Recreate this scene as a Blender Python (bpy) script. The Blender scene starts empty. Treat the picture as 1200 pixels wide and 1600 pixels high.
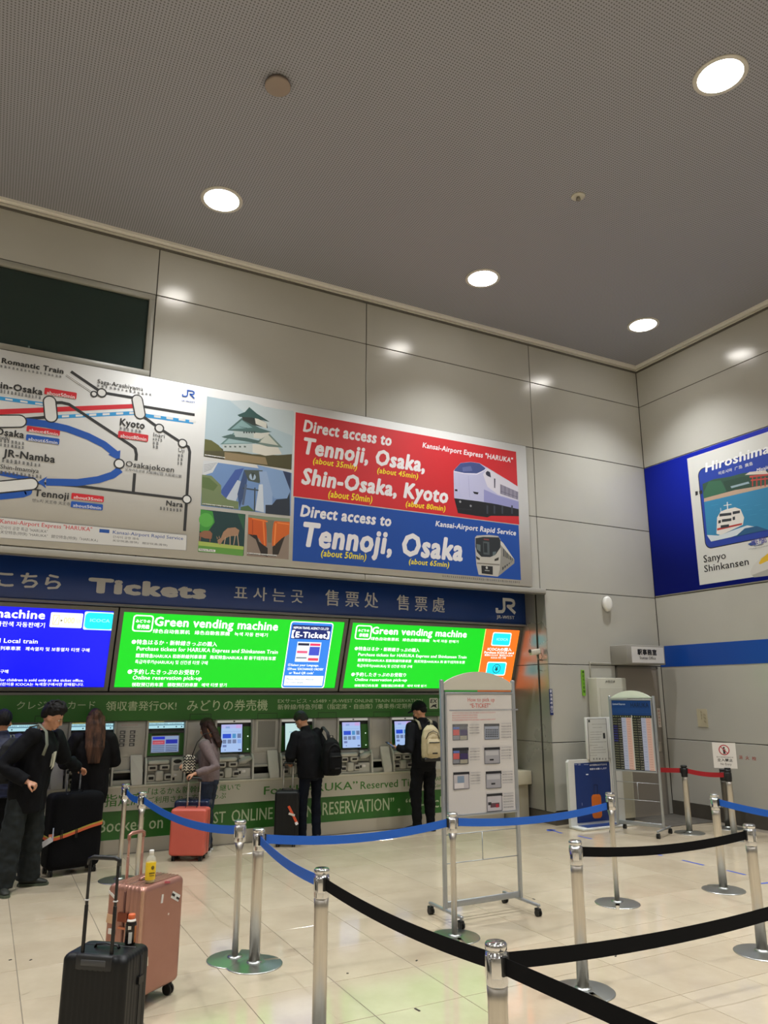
import bpy, bmesh, math, random
import mathutils
from mathutils import Vector as V, Matrix as MX, noise
random.seed(7)
C = bpy.context.scene.collection
SC = bpy.context.scene
PI = math.pi
# ------------------------------------------------------------------ camera
CAM = V((-9.9624, -9.1524, 1.8640)); YAW, PITCH, FPX = 0.479366, 0.238268, 1167.47
F = V((math.sin(YAW)*math.cos(PITCH), math.cos(YAW)*math.cos(PITCH), math.sin(PITCH)))
RT = V((math.cos(YAW), -math.sin(YAW), 0)); UP = RT.cross(F)
cd = bpy.data.cameras.new('camera'); cam = bpy.data.objects.new('camera', cd); C.objects.link(cam)
cam.matrix_world = MX(((RT.x, UP.x, -F.x, CAM.x), (RT.y, UP.y, -F.y, CAM.y), (RT.z, UP.z, -F.z, CAM.z), (0, 0, 0, 1)))
cd.sensor_fit = 'HORIZONTAL'; cd.sensor_width = 36; cd.lens = 36*FPX/1200; cd.clip_start = 0.02; cd.clip_end = 200
SC.camera = cam
# ------------------------------------------------------------------ light and exposure
SC.view_settings.view_transform = 'Standard'; SC.view_settings.look = 'None'
SC.view_settings.exposure = 0.0; SC.view_settings.gamma = 1.0; SC.view_settings.use_curve_mapping = False
SC.cycles.max_bounces = 6; SC.cycles.diffuse_bounces = 4; SC.cycles.glossy_bounces = 3; SC.cycles.transmission_bounces = 6
SC.cycles.sample_clamp_indirect = 3.0; SC.cycles.caustics_reflective = False; SC.cycles.caustics_refractive = False
wd = bpy.data.worlds.new('world'); SC.world = wd; wd.use_nodes = True
wd.node_tree.nodes['Background'].inputs[0].default_value = (0.9, 0.93, 1.0, 1); wd.node_tree.nodes['Background'].inputs[1].default_value = 0.0
LAMP = 27.0          # radiance of every ceiling downlight lens
SPOT = 850.0         # watts of the reflector beam of each downlight
WARM = (.97, .985, 1.0)
LED = 1.3           # brightness of the lit signs
CEIL = 7.65

def ray(u, v): return F + RT*((u-600)/FPX) - UP*((v-800)/FPX)

# ------------------------------------------------------------------ materials
def lin(h):
    if isinstance(h, str):
        h = h.lstrip('#'); c = [int(h[i:i+2], 16)/255 for i in (0, 2, 4)]
    else: c = [x/255 for x in h]
    return tuple((x/12.92 if x <= .04045 else ((x+.055)/1.055)**2.4) for x in c) + (1,)
_M = {}
def M(col, rough=.5, metal=0, emit=0, spec=.5, alpha=1, trans=0, coat=0):
    k = (str(col), rough, metal, emit, spec, alpha, trans, coat)
    if k in _M: return _M[k]
    m = bpy.data.materials.new('finish_%s' % str(col).strip('#').lower()); m.use_nodes = True
    b = m.node_tree.nodes['Principled BSDF']; c = lin(col)
    b.inputs['Base Color'].default_value = c; b.inputs['Roughness'].default_value = rough
    b.inputs['Metallic'].default_value = metal; b.inputs['Specular IOR Level'].default_value = spec
    b.inputs['Alpha'].default_value = alpha; b.inputs['Transmission Weight'].default_value = trans; b.inputs['Coat Weight'].default_value = coat
    if emit:
        b.inputs['Emission Color'].default_value = c; b.inputs['Emission Strength'].default_value = emit
        b.inputs['Base Color'].default_value = (0.01, .01, .01, 1)
    m.diffuse_color = c; _M[k] = m; return m
def nodes(m): return m.node_tree.nodes, m.node_tree.links, m.node_tree.nodes['Principled BSDF']
def noisy(name, c1, c2, scale, rough=(.4, .5), bump=0, detail=4, metal=0, stretch=(1, 1, 1), spec=.5, coat=0, bscale=None):
    m = bpy.data.materials.new(name); m.use_nodes = True; N, L, b = nodes(m)
    tc = N.new('ShaderNodeTexCoord'); mp = N.new('ShaderNodeMapping'); mp.inputs['Scale'].default_value = stretch
    L.new(tc.outputs['Object'], mp.inputs[0])
    nz = N.new('ShaderNodeTexNoise'); nz.inputs['Scale'].default_value = scale; nz.inputs['Detail'].default_value = detail
    L.new(mp.outputs[0], nz.inputs['Vector'])
    r = N.new('ShaderNodeValToRGB'); r.color_ramp.elements[0].position = .3; r.color_ramp.elements[1].position = .7
    r.color_ramp.elements[0].color = lin(c1); r.color_ramp.elements[1].color = lin(c2)
    L.new(nz.outputs['Fac'], r.inputs[0]); L.new(r.outputs[0], b.inputs['Base Color'])
    mr = N.new('ShaderNodeMapRange'); mr.inputs[3].default_value = rough[0]; mr.inputs[4].default_value = rough[1]
    L.new(nz.outputs['Fac'], mr.inputs[0]); L.new(mr.outputs[0], b.inputs['Roughness'])
    b.inputs['Metallic'].default_value = metal; b.inputs['Specular IOR Level'].default_value = spec; b.inputs['Coat Weight'].default_value = coat
    if bump:
        n2 = N.new('ShaderNodeTexNoise'); n2.inputs['Scale'].default_value = bscale or scale*2; L.new(mp.outputs[0], n2.inputs['Vector'])
        bp = N.new('ShaderNodeBump'); bp.inputs['Strength'].default_value = bump; bp.inputs['Distance'].default_value = .01
        L.new(n2.outputs['Fac'], bp.inputs['Height']); L.new(bp.outputs[0], b.inputs['Normal'])
    return m
WALL = noisy('painted_metal_panel', '#b1afa6', '#b5b3aa', 1.5, (.16, .20), 0, spec=.5)
WALLR = noisy('mirror_steel_panel', '#a6a49c', '#a09e97', 1.5, (.27, .28), 0, spec=1.0, metal=.4)
SEAM = M('#3a3833', .8)
CORNICE = M('#f0ede4', .5)
BASEB = noisy('dark_skirting', '#4b463f', '#544f47', 6, (.3, .45))
STEEL = noisy('brushed_steel', '#c2bcb2', '#d0cac0', 3, (.32, .42), 0, metal=1, stretch=(20, 20, 1))
CHROME = M('#d8d8d8', .13, 1)
DISC = M('#b5b8b4', .33, 1)
BLACKP = M('#111111', .45); DARK = M('#1a1b1d', .5)
GREYM = M('#b4b3ae', .35, .2); MACH = M('#b7b6b0', .4); MACHD = M('#8f8f8b', .4); SILVER = M('#a9adb0', .35, .6)
def tile_mat(name, c1, c2):
    m = noisy(name, c1, c2, 2.2, (.07, .12), 0, detail=6, spec=.75)
    N, L, b = nodes(m)
    tc = [n for n in N if n.type == 'TEX_COORD'][0]; gm = N.new('ShaderNodeNewGeometry')
    mp = [n for n in N if n.type == 'MAPPING'][0]; L.new(gm.outputs['Position'], mp.inputs[0])
    # fine speckle and worn scuffs
    nz = N.new('ShaderNodeTexNoise'); nz.inputs['Scale'].default_value = 60; L.new(gm.outputs['Position'], nz.inputs['Vector'])
    n3 = N.new('ShaderNodeTexNoise'); n3.inputs['Scale'].default_value = 1.1; n3.inputs['Detail'].default_value = 9; n3.inputs['Roughness'].default_value = .7
    L.new(gm.outputs['Position'], n3.inputs['Vector'])
    mx = N.new('ShaderNodeMix'); mx.data_type = 'RGBA'; mx.blend_type = 'MULTIPLY'; mx.inputs['Factor'].default_value = .35
    r = [n for n in N if n.type == 'VALTORGB'][0]
    r2 = N.new('ShaderNodeValToRGB'); r2.color_ramp.elements[0].position = .3; r2.color_ramp.elements[0].color = (.72, .70, .66, 1); r2.color_ramp.elements[1].position = .6; r2.color_ramp.elements[1].color = (1, 1, 1, 1)
    L.new(n3.outputs['Fac'], r2.inputs[0])
    L.new(r.outputs[0], mx.inputs[6]); L.new(r2.outputs[0], mx.inputs[7]); L.new(mx.outputs[2], b.inputs['Base Color'])
    return m
TILE = [tile_mat('polished_tile_%s' % n, a, c) for n, a, c in (('sand', '#c0b299', '#c7b9a0'), ('pale', '#c3b69d', '#cabca3'), ('warm', '#bdae95', '#c4b69d'))]
def ceiling_mat():
    m = bpy.data.materials.new('perforated_ceiling'); m.use_nodes = True; N, L, b = nodes(m)
    gm = N.new('ShaderNodeNewGeometry'); sp = N.new('ShaderNodeSeparateXYZ'); L.new(gm.outputs['Position'], sp.inputs[0])
    def sine(o, k):
        a = N.new('ShaderNodeMath'); a.operation = 'MULTIPLY'; a.inputs[1].default_value = k; L.new(o, a.inputs[0])
        s = N.new('ShaderNodeMath'); s.operation = 'SINE'; L.new(a.outputs[0], s.inputs[0]); return s.outputs[0]
    s1 = sine(sp.outputs[0], 2*PI/.030); s2 = sine(sp.outputs[1], 2*PI/.030)
    p = N.new('ShaderNodeMath'); p.operation = 'ADD'; L.new(s1, p.inputs[0]); L.new(s2, p.inputs[1])
    r = N.new('ShaderNodeMapRange'); r.inputs[1].default_value = .2; r.inputs[2].default_value = 1.6; L.new(p.outputs[0], r.inputs[0])
    mx = N.new('ShaderNodeMix'); mx.data_type = 'RGBA'; mx.inputs[6].default_value = lin('#9d9da4'); mx.inputs[7].default_value = lin('#646262')
    L.new(r.outputs[0], mx.inputs['Factor']); L.new(mx.outputs[2], b.inputs['Base Color']); b.inputs['Roughness'].default_value = .7
    return m
CEILM = ceiling_mat()

# ------------------------------------------------------------------ mesh helpers
class MB:
    def __init__(s): s.bm = bmesh.new(); s.mats = []
    def mi(s, m):
        if m not in s.mats: s.mats.append(m)
        return s.mats.index(m)
    def _fin(s, faces, m, smooth=False):
        i = s.mi(m)
        for f in faces: f.material_index = i; f.smooth = smooth
    def box(s, lo, hi, m, bev=0, rot=None, seg=2):
        lo, hi = V(lo), V(hi); c = (lo+hi)/2; d = hi-lo
        t = bmesh.new(); bmesh.ops.create_cube(t, size=1)
        bmesh.ops.scale(t, vec=d, verts=t.verts)
        if bev: bmesh.ops.bevel(t, geom=t.edges[:], offset=min(bev, min(d)*.49), segments=seg, affect='EDGES', profile=.5)
        mt = MX.Translation(c) @ (rot.to_4x4() if rot else MX()); t.transform(mt)
        s.add(t, m, bev > 0)
    def add(s, t, m, smooth=False):
        i = s.mi(m); mp = {}
        for v in t.verts: mp[v] = s.bm.verts.new(v.co)
        for f in t.faces:
            try: n = s.bm.faces.new([mp[v] for v in f.verts])
            except ValueError: continue
            n.material_index = i; n.smooth = smooth
        t.free()
    def cyl(s, a, b, r, m, r2=None, seg=20, ell=1, smooth=True):
        a, b = V(a), V(b); s.loft([a, b], [(r, r*ell), ((r if r2 is None else r2), (r if r2 is None else r2)*ell)], m, seg, smooth)
    def loft(s, pts, radii, m, seg=14, smooth=True, side=None, caps=True):
        pts = [V(p) for p in pts]; rings = []; n = len(pts)
        for k in range(n):
            t = (pts[min(k+1, n-1)]-pts[max(k-1, 0)])
            t = t.normalized() if t.length > 1e-9 else V((0, 0, 1))
            h = V(side) if side else (V((1, 0, 0)) if abs(t.x) < .9 else V((0, 1, 0)))
            sd = (h - t*h.dot(t)).normalized(); th = t.cross(sd)
            ra, rb = radii[k] if isinstance(radii[k], tuple) else (radii[k], radii[k])
            rings.append([s.bm.verts.new(pts[k] + sd*ra*math.cos(2*PI*j/seg) + th*rb*math.sin(2*PI*j/seg)) for j in range(seg)])
        i = s.mi(m)
        for k in range(n-1):
            for j in range(seg):
                f = s.bm.faces.new((rings[k][j], rings[k][(j+1) % seg], rings[k+1][(j+1) % seg], rings[k+1][j])); f.material_index = i; f.smooth = smooth
        if caps:
            f = s.bm.faces.new(rings[0][::-1]); f.material_index = i
            f = s.bm.faces.new(rings[-1]); f.material_index = i
    def lathe(s, prof, m, c=(0, 0, 0), seg=24, smooth=True, ell=1):
        c = V(c); s.loft([c+V((0, 0, z)) for r, z in prof], [(max(r, .0002), max(r, .0002)*ell) for r, z in prof], m, seg, smooth, side=(1, 0, 0)) if False else s._lathe(prof, m, c, seg, smooth, ell)
    def _lathe(s, prof, m, c, seg, smooth, ell):
        i = s.mi(m); rings = []
        for r, z in prof:
            r = max(r, .0002); rings.append([s.bm.verts.new(c+V((r*math.cos(2*PI*j/seg), r*ell*math.sin(2*PI*j/seg), z))) for j in range(seg)])
        for k in range(len(rings)-1):
            for j in range(seg):
                f = s.bm.faces.new((rings[k][j], rings[k][(j+1) % seg], rings[k+1][(j+1) % seg], rings[k+1][j])); f.material_index = i; f.smooth = smooth
        for rr, r_ in ((rings[0][::-1], prof[0][0]), (rings[-1], prof[-1][0])):
            if r_ < .001: f = s.bm.faces.new(rr); f.material_index = i
    def prism(s, pts, dv, m):
        """polygon of 3D points pushed along dv"""
        dv = V(dv); a = [s.bm.verts.new(V(p)) for p in pts]; b = [s.bm.verts.new(V(p)+dv) for p in pts]; n = len(a); fs = []
        fs.append(s.bm.faces.new(a[::-1])); fs.append(s.bm.faces.new(b))
        for j in range(n): fs.append(s.bm.faces.new((a[j], a[(j+1) % n], b[(j+1) % n], b[j])))
        s._fin(fs, m)
    def ball(s, c, r, m, seg=16):
        t = bmesh.new(); bmesh.ops.create_uvsphere(t, u_segments=seg, v_segments=seg//2+2, radius=1)
        r = V(r) if not isinstance(r, (int, float)) else V((r, r, r))
        t.transform(MX.Translation(V(c)) @ MX.Diagonal((*r, 1))); s.add(t, m, True)
    def ribbon(s, pts, w, th, m, up=(0, 0, 1)):
        """flat band standing on edge along pts, height w, thickness th"""
        pts = [V(p) for p in pts]; up = V(up); i = s.mi(m); rows = []
        for k, p in enumerate(pts):
            t = (pts[min(k+1, len(pts)-1)]-pts[max(k-1, 0)]).normalized(); n = t.cross(up).normalized()*th/2; u = up*w/2
            rows.append([s.bm.verts.new(q) for q in (p-n-u, p+n-u, p+n+u, p-n+u)])
        for a, b in zip(rows, rows[1:]):
            for j in range(4):
                f = s.bm.faces.new((a[j], a[(j+1) % 4], b[(j+1) % 4], b[j])); f.material_index = i
        for r in (rows[0][::-1], rows[-1]): s.bm.faces.new(r).material_index = i
    def tube(s, pts, r, m, seg=8): s.loft(pts, [(r, r)]*len(pts), m, seg)
    def build(s, name, parent=None, kind=None, label=None, loc=None):
        bmesh.ops.recalc_face_normals(s.bm, faces=s.bm.faces)
        me = bpy.data.meshes.new(name); s.bm.to_mesh(me); s.bm.free()
        for m in s.mats: me.materials.append(m)
        o = bpy.data.objects.new(name, me); C.objects.link(o)
        if parent: o.parent = parent
        if kind: o['kind'] = kind
        if label: o['label'] = label
        if loc is not None: o.location = loc
        return o
def thing(name, label, cat, loc=(0, 0, 0), rz=0, group=None):
    o = bpy.data.objects.new(name, None); C.objects.link(o); o.empty_display_size = .1
    o.location = loc; o.rotation_euler = (0, 0, rz); o['label'] = label; o['category'] = cat
    if group: o['group'] = group
    return o
def tag(o, label, cat, group=None):
    o['label'] = label; o['category'] = cat
    if group: o['group'] = group
    return o
def struct(o): o['kind'] = 'structure'; return o
def copy_tree(o, parent=None):
    c = o.copy(); C.objects.link(c); c.parent = parent
    for ch in [x for x in bpy.data.objects if x.parent == o]: copy_tree(ch, c)
    return c

# ------------------------------------------------------------------ flat print
class Plane:
    def __init__(s, o, ux, uy): s.o, s.ux, s.uy = V(o), V(ux).normalized(), V(uy).normalized(); s.n = s.ux.cross(s.uy)
    def px(s, u, v):
        d = ray(u, v); t = (s.o-CAM).dot(s.n)/d.dot(s.n); p = CAM+d*t-s.o; return (p.dot(s.ux), p.dot(s.uy))
    def at(s, a, b, h=0): return s.o+s.ux*a+s.uy*b+s.n*h
_TX = {}
def text_mesh(body, bold=0.0, shear=0.0, res=3):
    k = (body, bold, shear, res)
    if k in _TX: return _TX[k]
    cu = bpy.data.curves.new('text', 'FONT'); cu.body = body; cu.size = 1; cu.shear = shear; cu.space_character = 1+bold*2.2; cu.resolution_u = res; cu.fill_mode = 'FRONT'
    ob = bpy.data.objects.new('text', cu); me = bpy.data.meshes.new_from_object(ob)
    vs = [(v.co.x, v.co.y, 0) for v in me.vertices]; fs = [tuple(p.vertices) for p in me.polygons]
    bpy.data.objects.remove(ob); bpy.data.curves.remove(cu); bpy.data.meshes.remove(me)
    if bold > .009:      # heavier strokes: the same glyphs again, each copy a hair aside
        v0, f0 = vs, fs; vs, fs = [], []
        sh_ = ((-1, 0), (1, 0), (0, -.8), (0, .8)) if bold > .02 else ((-.8, -.3), (.8, .3))
        if bold > .04: sh_ += ((-.75, -.6), (.75, .6), (-.75, .6), (.75, -.6))
        for k_, (dx, dy) in enumerate(sh_):
            n_ = len(vs); vs += [(x+dx*bold, y+dy*bold, k_*.0001) for x, y, _ in v0]; fs += [tuple(n_+j for j in f_) for f_ in f0]
    _TX[k] = (vs, fs); return _TX[k]
class Print:
    """shapes laid flat on a plane; crop() sets the pixel window the numbers are read from"""
    def __init__(s, plane, h0=.0008, dz=.00005, rough=.55, emit=0):
        s.p, s.h, s.dz, s.rough, s.emit = plane, h0, dz, rough, emit
        s.vs, s.fs, s.mi, s.mats = [], [], [], []; s.x0 = s.y0 = 0; s.k = 1; s.loc = False
    def crop(s, x0, y0, k): s.x0, s.y0, s.k, s.loc = x0, y0, k, False; return s
    def local(s): s.loc = True; return s
    def q(s, x, y): return (x, y) if s.loc else s.p.px(s.x0+x/s.k, s.y0+y/s.k)
    def m(s, col):
        mt = col if not isinstance(col, (str, tuple)) else (M(col, s.rough, emit=s.emit) if s.emit else M(col, s.rough))
        if mt not in s.mats: s.mats.append(mt)
        return s.mats.index(mt)
    def _face(s, pts, col, h):
        b = len(s.vs); s.vs += [s.p.at(a, c, h) for a, c in pts]; s.fs.append(tuple(range(b, b+len(pts)))); s.mi.append(s.m(col))
    def poly(s, pts, col, up=True):
        if up: s.h += s.dz
        pts = [s.q(*p) for p in pts]
        a = sum(p[0]*r[1]-r[0]*p[1] for p, r in zip(pts, pts[1:]+pts[:1]))
        if a < 0: pts = pts[::-1]
        s._face(pts, col, s.h); return s
    def quad(s, x0, y0, x1, y1, col, up=True):
        """axis-aligned (in the plane) rectangle between two corners"""
        a, b = s.q(x0, y0), s.q(x1, y1); ua, ub = sorted((a[0], b[0])); va, vb = sorted((a[1], b[1]))
        if up: s.h += s.dz
        s._face([(ua, va), (ub, va), (ub, vb), (ua, vb)], col, s.h); return s
    def rrect(s, x0, y0, x1, y1, r, col, n=6):
        a, b = s.q(x0, y0), s.q(x1, y1); ua, ub = sorted((a[0], b[0])); va, vb = sorted((a[1], b[1])); r = min(r, (ub-ua)/2, (vb-va)/2)
        s.h += s.dz; pts = []
        for cx, cy, a0 in ((ub-r, vb-r, 0), (ua+r, vb-r, PI/2), (ua+r, va+r, PI), (ub-r, va+r, 1.5*PI)):
            pts += [(cx+r*math.cos(a0+PI/2*j/n), cy+r*math.sin(a0+PI/2*j/n)) for j in range(n+1)]
        s._face(pts, col, s.h); return s
    def disc(s, x, y, rx, col, ry=None, n=20):
        a = s.q(x, y); ry = ry or rx; s.h += s.dz
        s._face([(a[0]+rx*math.cos(2*PI*j/n), a[1]+ry*math.sin(2*PI*j/n)) for j in range(n)], col, s.h); return s
    def ring(s, x, y, r, w, col, fill=None):
        s.disc(x, y, r, col); 
        if fill: s.disc(x, y, r-w, fill)
        return s
    def line(s, pts, w, col):
        """thick polyline, w in metres"""
        P = [V(s.q(*p)) for p in pts]; s.h += s.dz
        for a, b in zip(P, P[1:]):
            d = (b-a).normalized(); n = V((-d.y, d.x))*w/2
            s._face([tuple(a-n), tuple(b-n), tuple(b+n), tuple(a+n)], col, s.h)
        s.h += s.dz/2
        for p in P[1:-1]: s._face([(p.x+w/2*math.cos(2*PI*j/10), p.y+w/2*math.sin(2*PI*j/10)) for j in range(10)], col, s.h)
        return s
    def text(s, body, xl, yb, xr, yr, yt, col, bold=0, shear=0, res=2, x_height=False):
        a = s.q(xl, yb); b = s.q(xr, yr); t = s.q(xl, yt)
        vs, fs = text_mesh(body, bold, shear, res)
        if not vs: return s
        mx0, mx1 = min(v[0] for v in vs), max(v[0] for v in vs); top = max(v[1] for v in vs)
        lo = min(v[1] for v in vs)
        cj = any(ord(ch) > 0x2e7f for ch in body) and not any(ch.isascii() and ch.isalpha() for ch in body)
        y0, hh = (lo, top-lo) if cj else (0, top)
        sx = (b[0]-a[0])/(mx1-mx0); sy = (t[1]-a[1])/hh
        base = len(s.vs); h = s.h+s.dz
        s.vs += [s.p.at(a[0]+(x-mx0)*sx, a[1]+(y-y0)*sy, h+l_) for x, y, l_ in vs]
        i = s.m(col)
        for f in fs: s.fs.append(tuple(base+j for j in f)); s.mi.append(i)
        return s
    def greek(s, xl, yb, xr, yr, yt, col, n=12, gap=.25):
        """print too small to read: a row of strokes"""
        a = s.q(xl, yb); b = s.q(xr, yr); t = s.q(xl, yt); W = b[0]-a[0]; H = t[1]-a[1]; rnd = random.Random(n*7+int(xl)); h = s.h+s.dz
        x = 0; st = W/n
        while x < W-st*.4:
            w = st*(1-gap)*rnd.uniform(.6, 1.0)
            hh = H*rnd.uniform(.75, 1); y = a[1]+(H-hh)*rnd.random(); b_ = len(s.vs)
            for (p, r_, pw, ph) in ((0, 0, w, hh*.22), (0, hh*.42, w, hh*.2), (0, hh*.8, w*.8, hh*.2), (w*.35, 0, w*.25, hh)):
                s._face([(a[0]+x+p, y+r_), (a[0]+x+p+pw, y+r_), (a[0]+x+p+pw, y+r_+ph), (a[0]+x+p, y+r_+ph)], col, h+(.00005 if pw < w*.3 else 0))
            x += st
        return s
    def build(s, name, parent=None, label=None):
        me = bpy.data.meshes.new(name); o = bpy.data.objects.new(name, me); C.objects.link(o)
        vs = s.vs
        if parent:
            o.parent = parent
            chain = MX(); q_ = parent
            while q_: chain = MX.LocRotScale(q_.location, q_.rotation_euler, q_.scale) @ chain; q_ = q_.parent
            inv = chain.inverted(); vs = [inv @ v for v in vs]
        me.from_pydata([tuple(v) for v in vs], [], s.fs)
        for m_ in s.mats: me.materials.append(m_)
        me.polygons.foreach_set('material_index', s.mi)
        if label: o['label'] = label
        return o
def jr(p, x0, y0, x1, y1, col, w=.2):
    """the railway's two-letter emblem, drawn in the box x0..x1, y0..y1 of plane units"""
    W, H = x1-x0, y1-y0; q = lambda a, b: (x0+a*W, y0+b*H); t = w*H
    p.local()
    p.line([q(.44, .93), q(.44, .34), q(.40, .2), q(.33, .12), q(.08, .10), q(.08, .34)], t, col)
    p.line([q(.38, .92), q(.78, .92), q(.90, .86), q(.93, .72), q(.90, .58), q(.78, .50), q(.62, .50), q(.97, .06)], t, col)
    return p
def text_r(p, body, xr, yb, yt, asp, col, bold=0, shear=0):
    """text that ends at xr, its width following its height"""
    b = p.q(xr, yb); t = p.q(xr, yt); vs, fs = text_mesh(body, bold, shear, 2)
    mx1 = max(v[0] for v in vs); top = max(v[1] for v in vs); sy = (t[1]-b[1])/top; sx = sy*asp
    base = len(p.vs); p.vs += [p.p.at(b[0]+(x-mx1)*sx, b[1]+y*sy, p.h+p.dz+l_) for x, y, l_ in vs]; i = p.m(col)
    for f in fs: p.fs.append(tuple(base+j for j in f)); p.mi.append(i)
def pbox(mb, pl, a0, b0, a1, b1, h0, h1, m, bev=0):
    c = [pl.at(a, b, h0) for a, b in ((a0, b0), (a1, b0), (a1, b1), (a0, b1))]; mb.prism(c, pl.n*(h1-h0), m)

# ================================================================== THE ROOM
XR = -2.39; OPT = 3.44; P = 1.15
f = MB(); f.box((-22, -20, -.2), (.3, 1.6, -.004), M('#7d7466', .6)); floor = struct(f.build('floor'))
def inview(p, mx=30):
    d = V(p)-CAM; w = d.dot(F)
    if w <= .1: return False
    x, y = 600+FPX*d.dot(RT)/w, 800-FPX*d.dot(UP)/w
    return -mx < x < 1200+mx and 700 < y < 1600+mx
TW, TH = .622, .607
def tile_mesh(m):
    b = MB(); g = .0022; t = .012
    b.bm.free(); b.bm = bmesh.new()
    bmesh.ops.create_cube(b.bm, size=1); bmesh.ops.scale(b.bm, vec=(TW-g*2, TH-g*2, t), verts=b.bm.verts)
    top = [e for e in b.bm.edges if all(v.co.z > 0 for v in e.verts)]
    bmesh.ops.bevel(b.bm, geom=top, offset=.0012, segments=1, affect='EDGES'); b.mi(m)
    me = bpy.data.meshes.new('tile'); b.bm.to_mesh(me); b.bm.free(); me.materials.append(m); return me
tms = [tile_mesh(m) for m in TILE]; cand = []; rest = []
for i in range(-14, 14):
    for j in range(-12, 10):
        x = -8.31+TW*(i+.5); y = -4.06+TH*(j+.5)
        if x+TW/2 > .15 or y+TH/2 > 1.2: continue
        vis = any(inview((x+a*TW/2, y+b*TH/2, 0)) for a in (-1, 1) for b in (-1, 1))
        (cand if vis and not (x > XR and y > .2) else rest).append((x, y))
cand.sort(key=lambda c: (c[0]-CAM.x)**2+(c[1]-CAM.y)**2); rest += cand[298:]; cand = cand[:298]
rnd = random.Random(3)
for x, y in cand:
    o = bpy.data.objects.new('tile', rnd.choice(tms)); C.objects.link(o); o.parent = floor; o.location = (x, y, -.0063+rnd.uniform(-.0003, .0003))
b = MB()
for x, y in rest: b.box((x-TW/2+.002, y-TH/2+.002, -.012), (x+TW/2-.002, y+TH/2-.002, 0), TILE[0])
b.build('tile_field', floor, kind='stuff')
b = MB()   # strip of floor behind the camera
b.box((-22, -20, -.01), (.0, -11.4, 0), TILE[0]); b.build('outer_paving', floor)
# hairline cracks and blue guide dashes
pl0 = Plane((0, 0, 0), (1, 0, 0), (0, 1, 0))
p = Print(pl0, h0=.0004, dz=.0001); p.crop(200, 1300, 2.857)
p.line([(270, 255), (300, 285), (345, 325), (385, 365), (395, 385), (440, 415), (490, 445)], .006, '#9a8c72')
p.line([(640, 590), (690, 620), (740, 650), (790, 700), (870, 770), (935, 835)], .004, '#a3957a')
p.crop(860, 1300, 3.529).line([(540, 1059), (640, 1035), (760, 1000), (880, 975), (1040, 940), (1200, 895)], .004, '#a3957a')
p.crop(0, 1380, 5).line([(150, 880), (180, 870), (240, 850)], .004, '#a3957a')
p.build('crack', floor)
for (xa, ya), (xb, yb) in (((857, 1296), (878, 1302)), ((903, 1306), (925, 1311)), ((1006, 1330), (1035, 1337)), ((1066, 1344), (1100, 1352)), ((1136, 1360), (1165, 1367)), ((1184, 1381), (1225, 1377))):
    a, c = pl0.px(xa, ya), pl0.px(xb, yb); p = Print(pl0, h0=.0006, dz=.0001); p.local().line([a, c], .035, '#2f4fb4'); p.build('marking', floor, 'short strip of blue floor tape')
p = Print(pl0, h0=.0006, dz=.0001); p.crop(820, 1150, 8.571).poly([(290, 1255), (345, 1248), (430, 1258), (345, 1275), (300, 1272)], '#2f4fb4').build('marking', floor, 'blue arrow head of floor tape')
SCR = iter(('dark scrap on the floor left of the short black belt posts', 'dark scrap on the floor between the two long black belts', 'longest dark sliver on the floor, left of the closest belt post', 'tiny dark speck on the floor below the long black belt', 'tiny dark speck on the floor just right of the tall belt post', 'dark speck on the floor left of the black suitcase, nearer the case', 'dark speck on the floor at the far left edge'))
for (x, y, s_) in ((834, 1405, .035), (962, 1494, .03), (652, 1578, .05), (651, 1501, .02), (543, 1521, .015), (48, 1500, .02), (16, 1500, .02)):
    a = pl0.px(x, y); b = MB(); b.box((a[0]-s_/2, a[1]-.006, .0), (a[0]+s_/2, a[1]+.006, .003), M('#3a342c', .8), rot=MX.Rotation(x, 3, 'Z')); tag(b.build('paper_scrap', ), next(SCR), 'litter', 'scraps of litter on the floor')

# walls: dark backing with proud metal panels, joints left open
G = .006
wb = MB(); [wb.box(lo_, hi_, SEAM) for lo_, hi_ in (((-22, .013, OPT), (.3, .3, 5.74)), ((-22, .013, 6.91), (.3, .3, 7.8)), ((-22, .013, 5.74), (-11.57, .3, 6.91)), ((-8.54, .013, 5.74), (.3, .3, 6.91)))]; wb.box((XR+.01, .013, -.1), (.3, .3, OPT), SEAM); wb.box((-22, .013, -.1), (-14.4, .3, OPT), SEAM)
wall_back = struct(wb.build('wall_back'))
def panel(parent, x0, z0, x1, z1, y=0, axis='y', m=WALL, t=.013):
    b = MB()
    if axis == 'y': b.box((x0+G, y, z0+G), (x1-G, y+t, z1-G), m, bev=.003, seg=1)
    else: b.box((y, x0+G, z0+G), (y+t, x1-G, z1-G), m, bev=.003, seg=1)
    for pl_ in b.bm.faces: pl_.smooth = False
    return b.build('panel', parent)
cols = [0, -2.466, -5.50, -8.54, -11.57, -14.6, -17.6, -21.9]
rows = [OPT, 4.6, 5.75, 6.9, 7.64]
for r in range(4):
    for c in range(7):
        if r == 2 and c == 3: continue
        panel(wall_back, cols[c+1], rows[r], cols[c], rows[r+1])
for k, (z0, z1) in enumerate(((.19, P), (P, 2*P), (2*P, OPT))):
    if k < 2: panel(wall_back, XR, z0, -1.02, z1)
    else: panel(wall_back, XR, z0, 0, z1)
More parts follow.
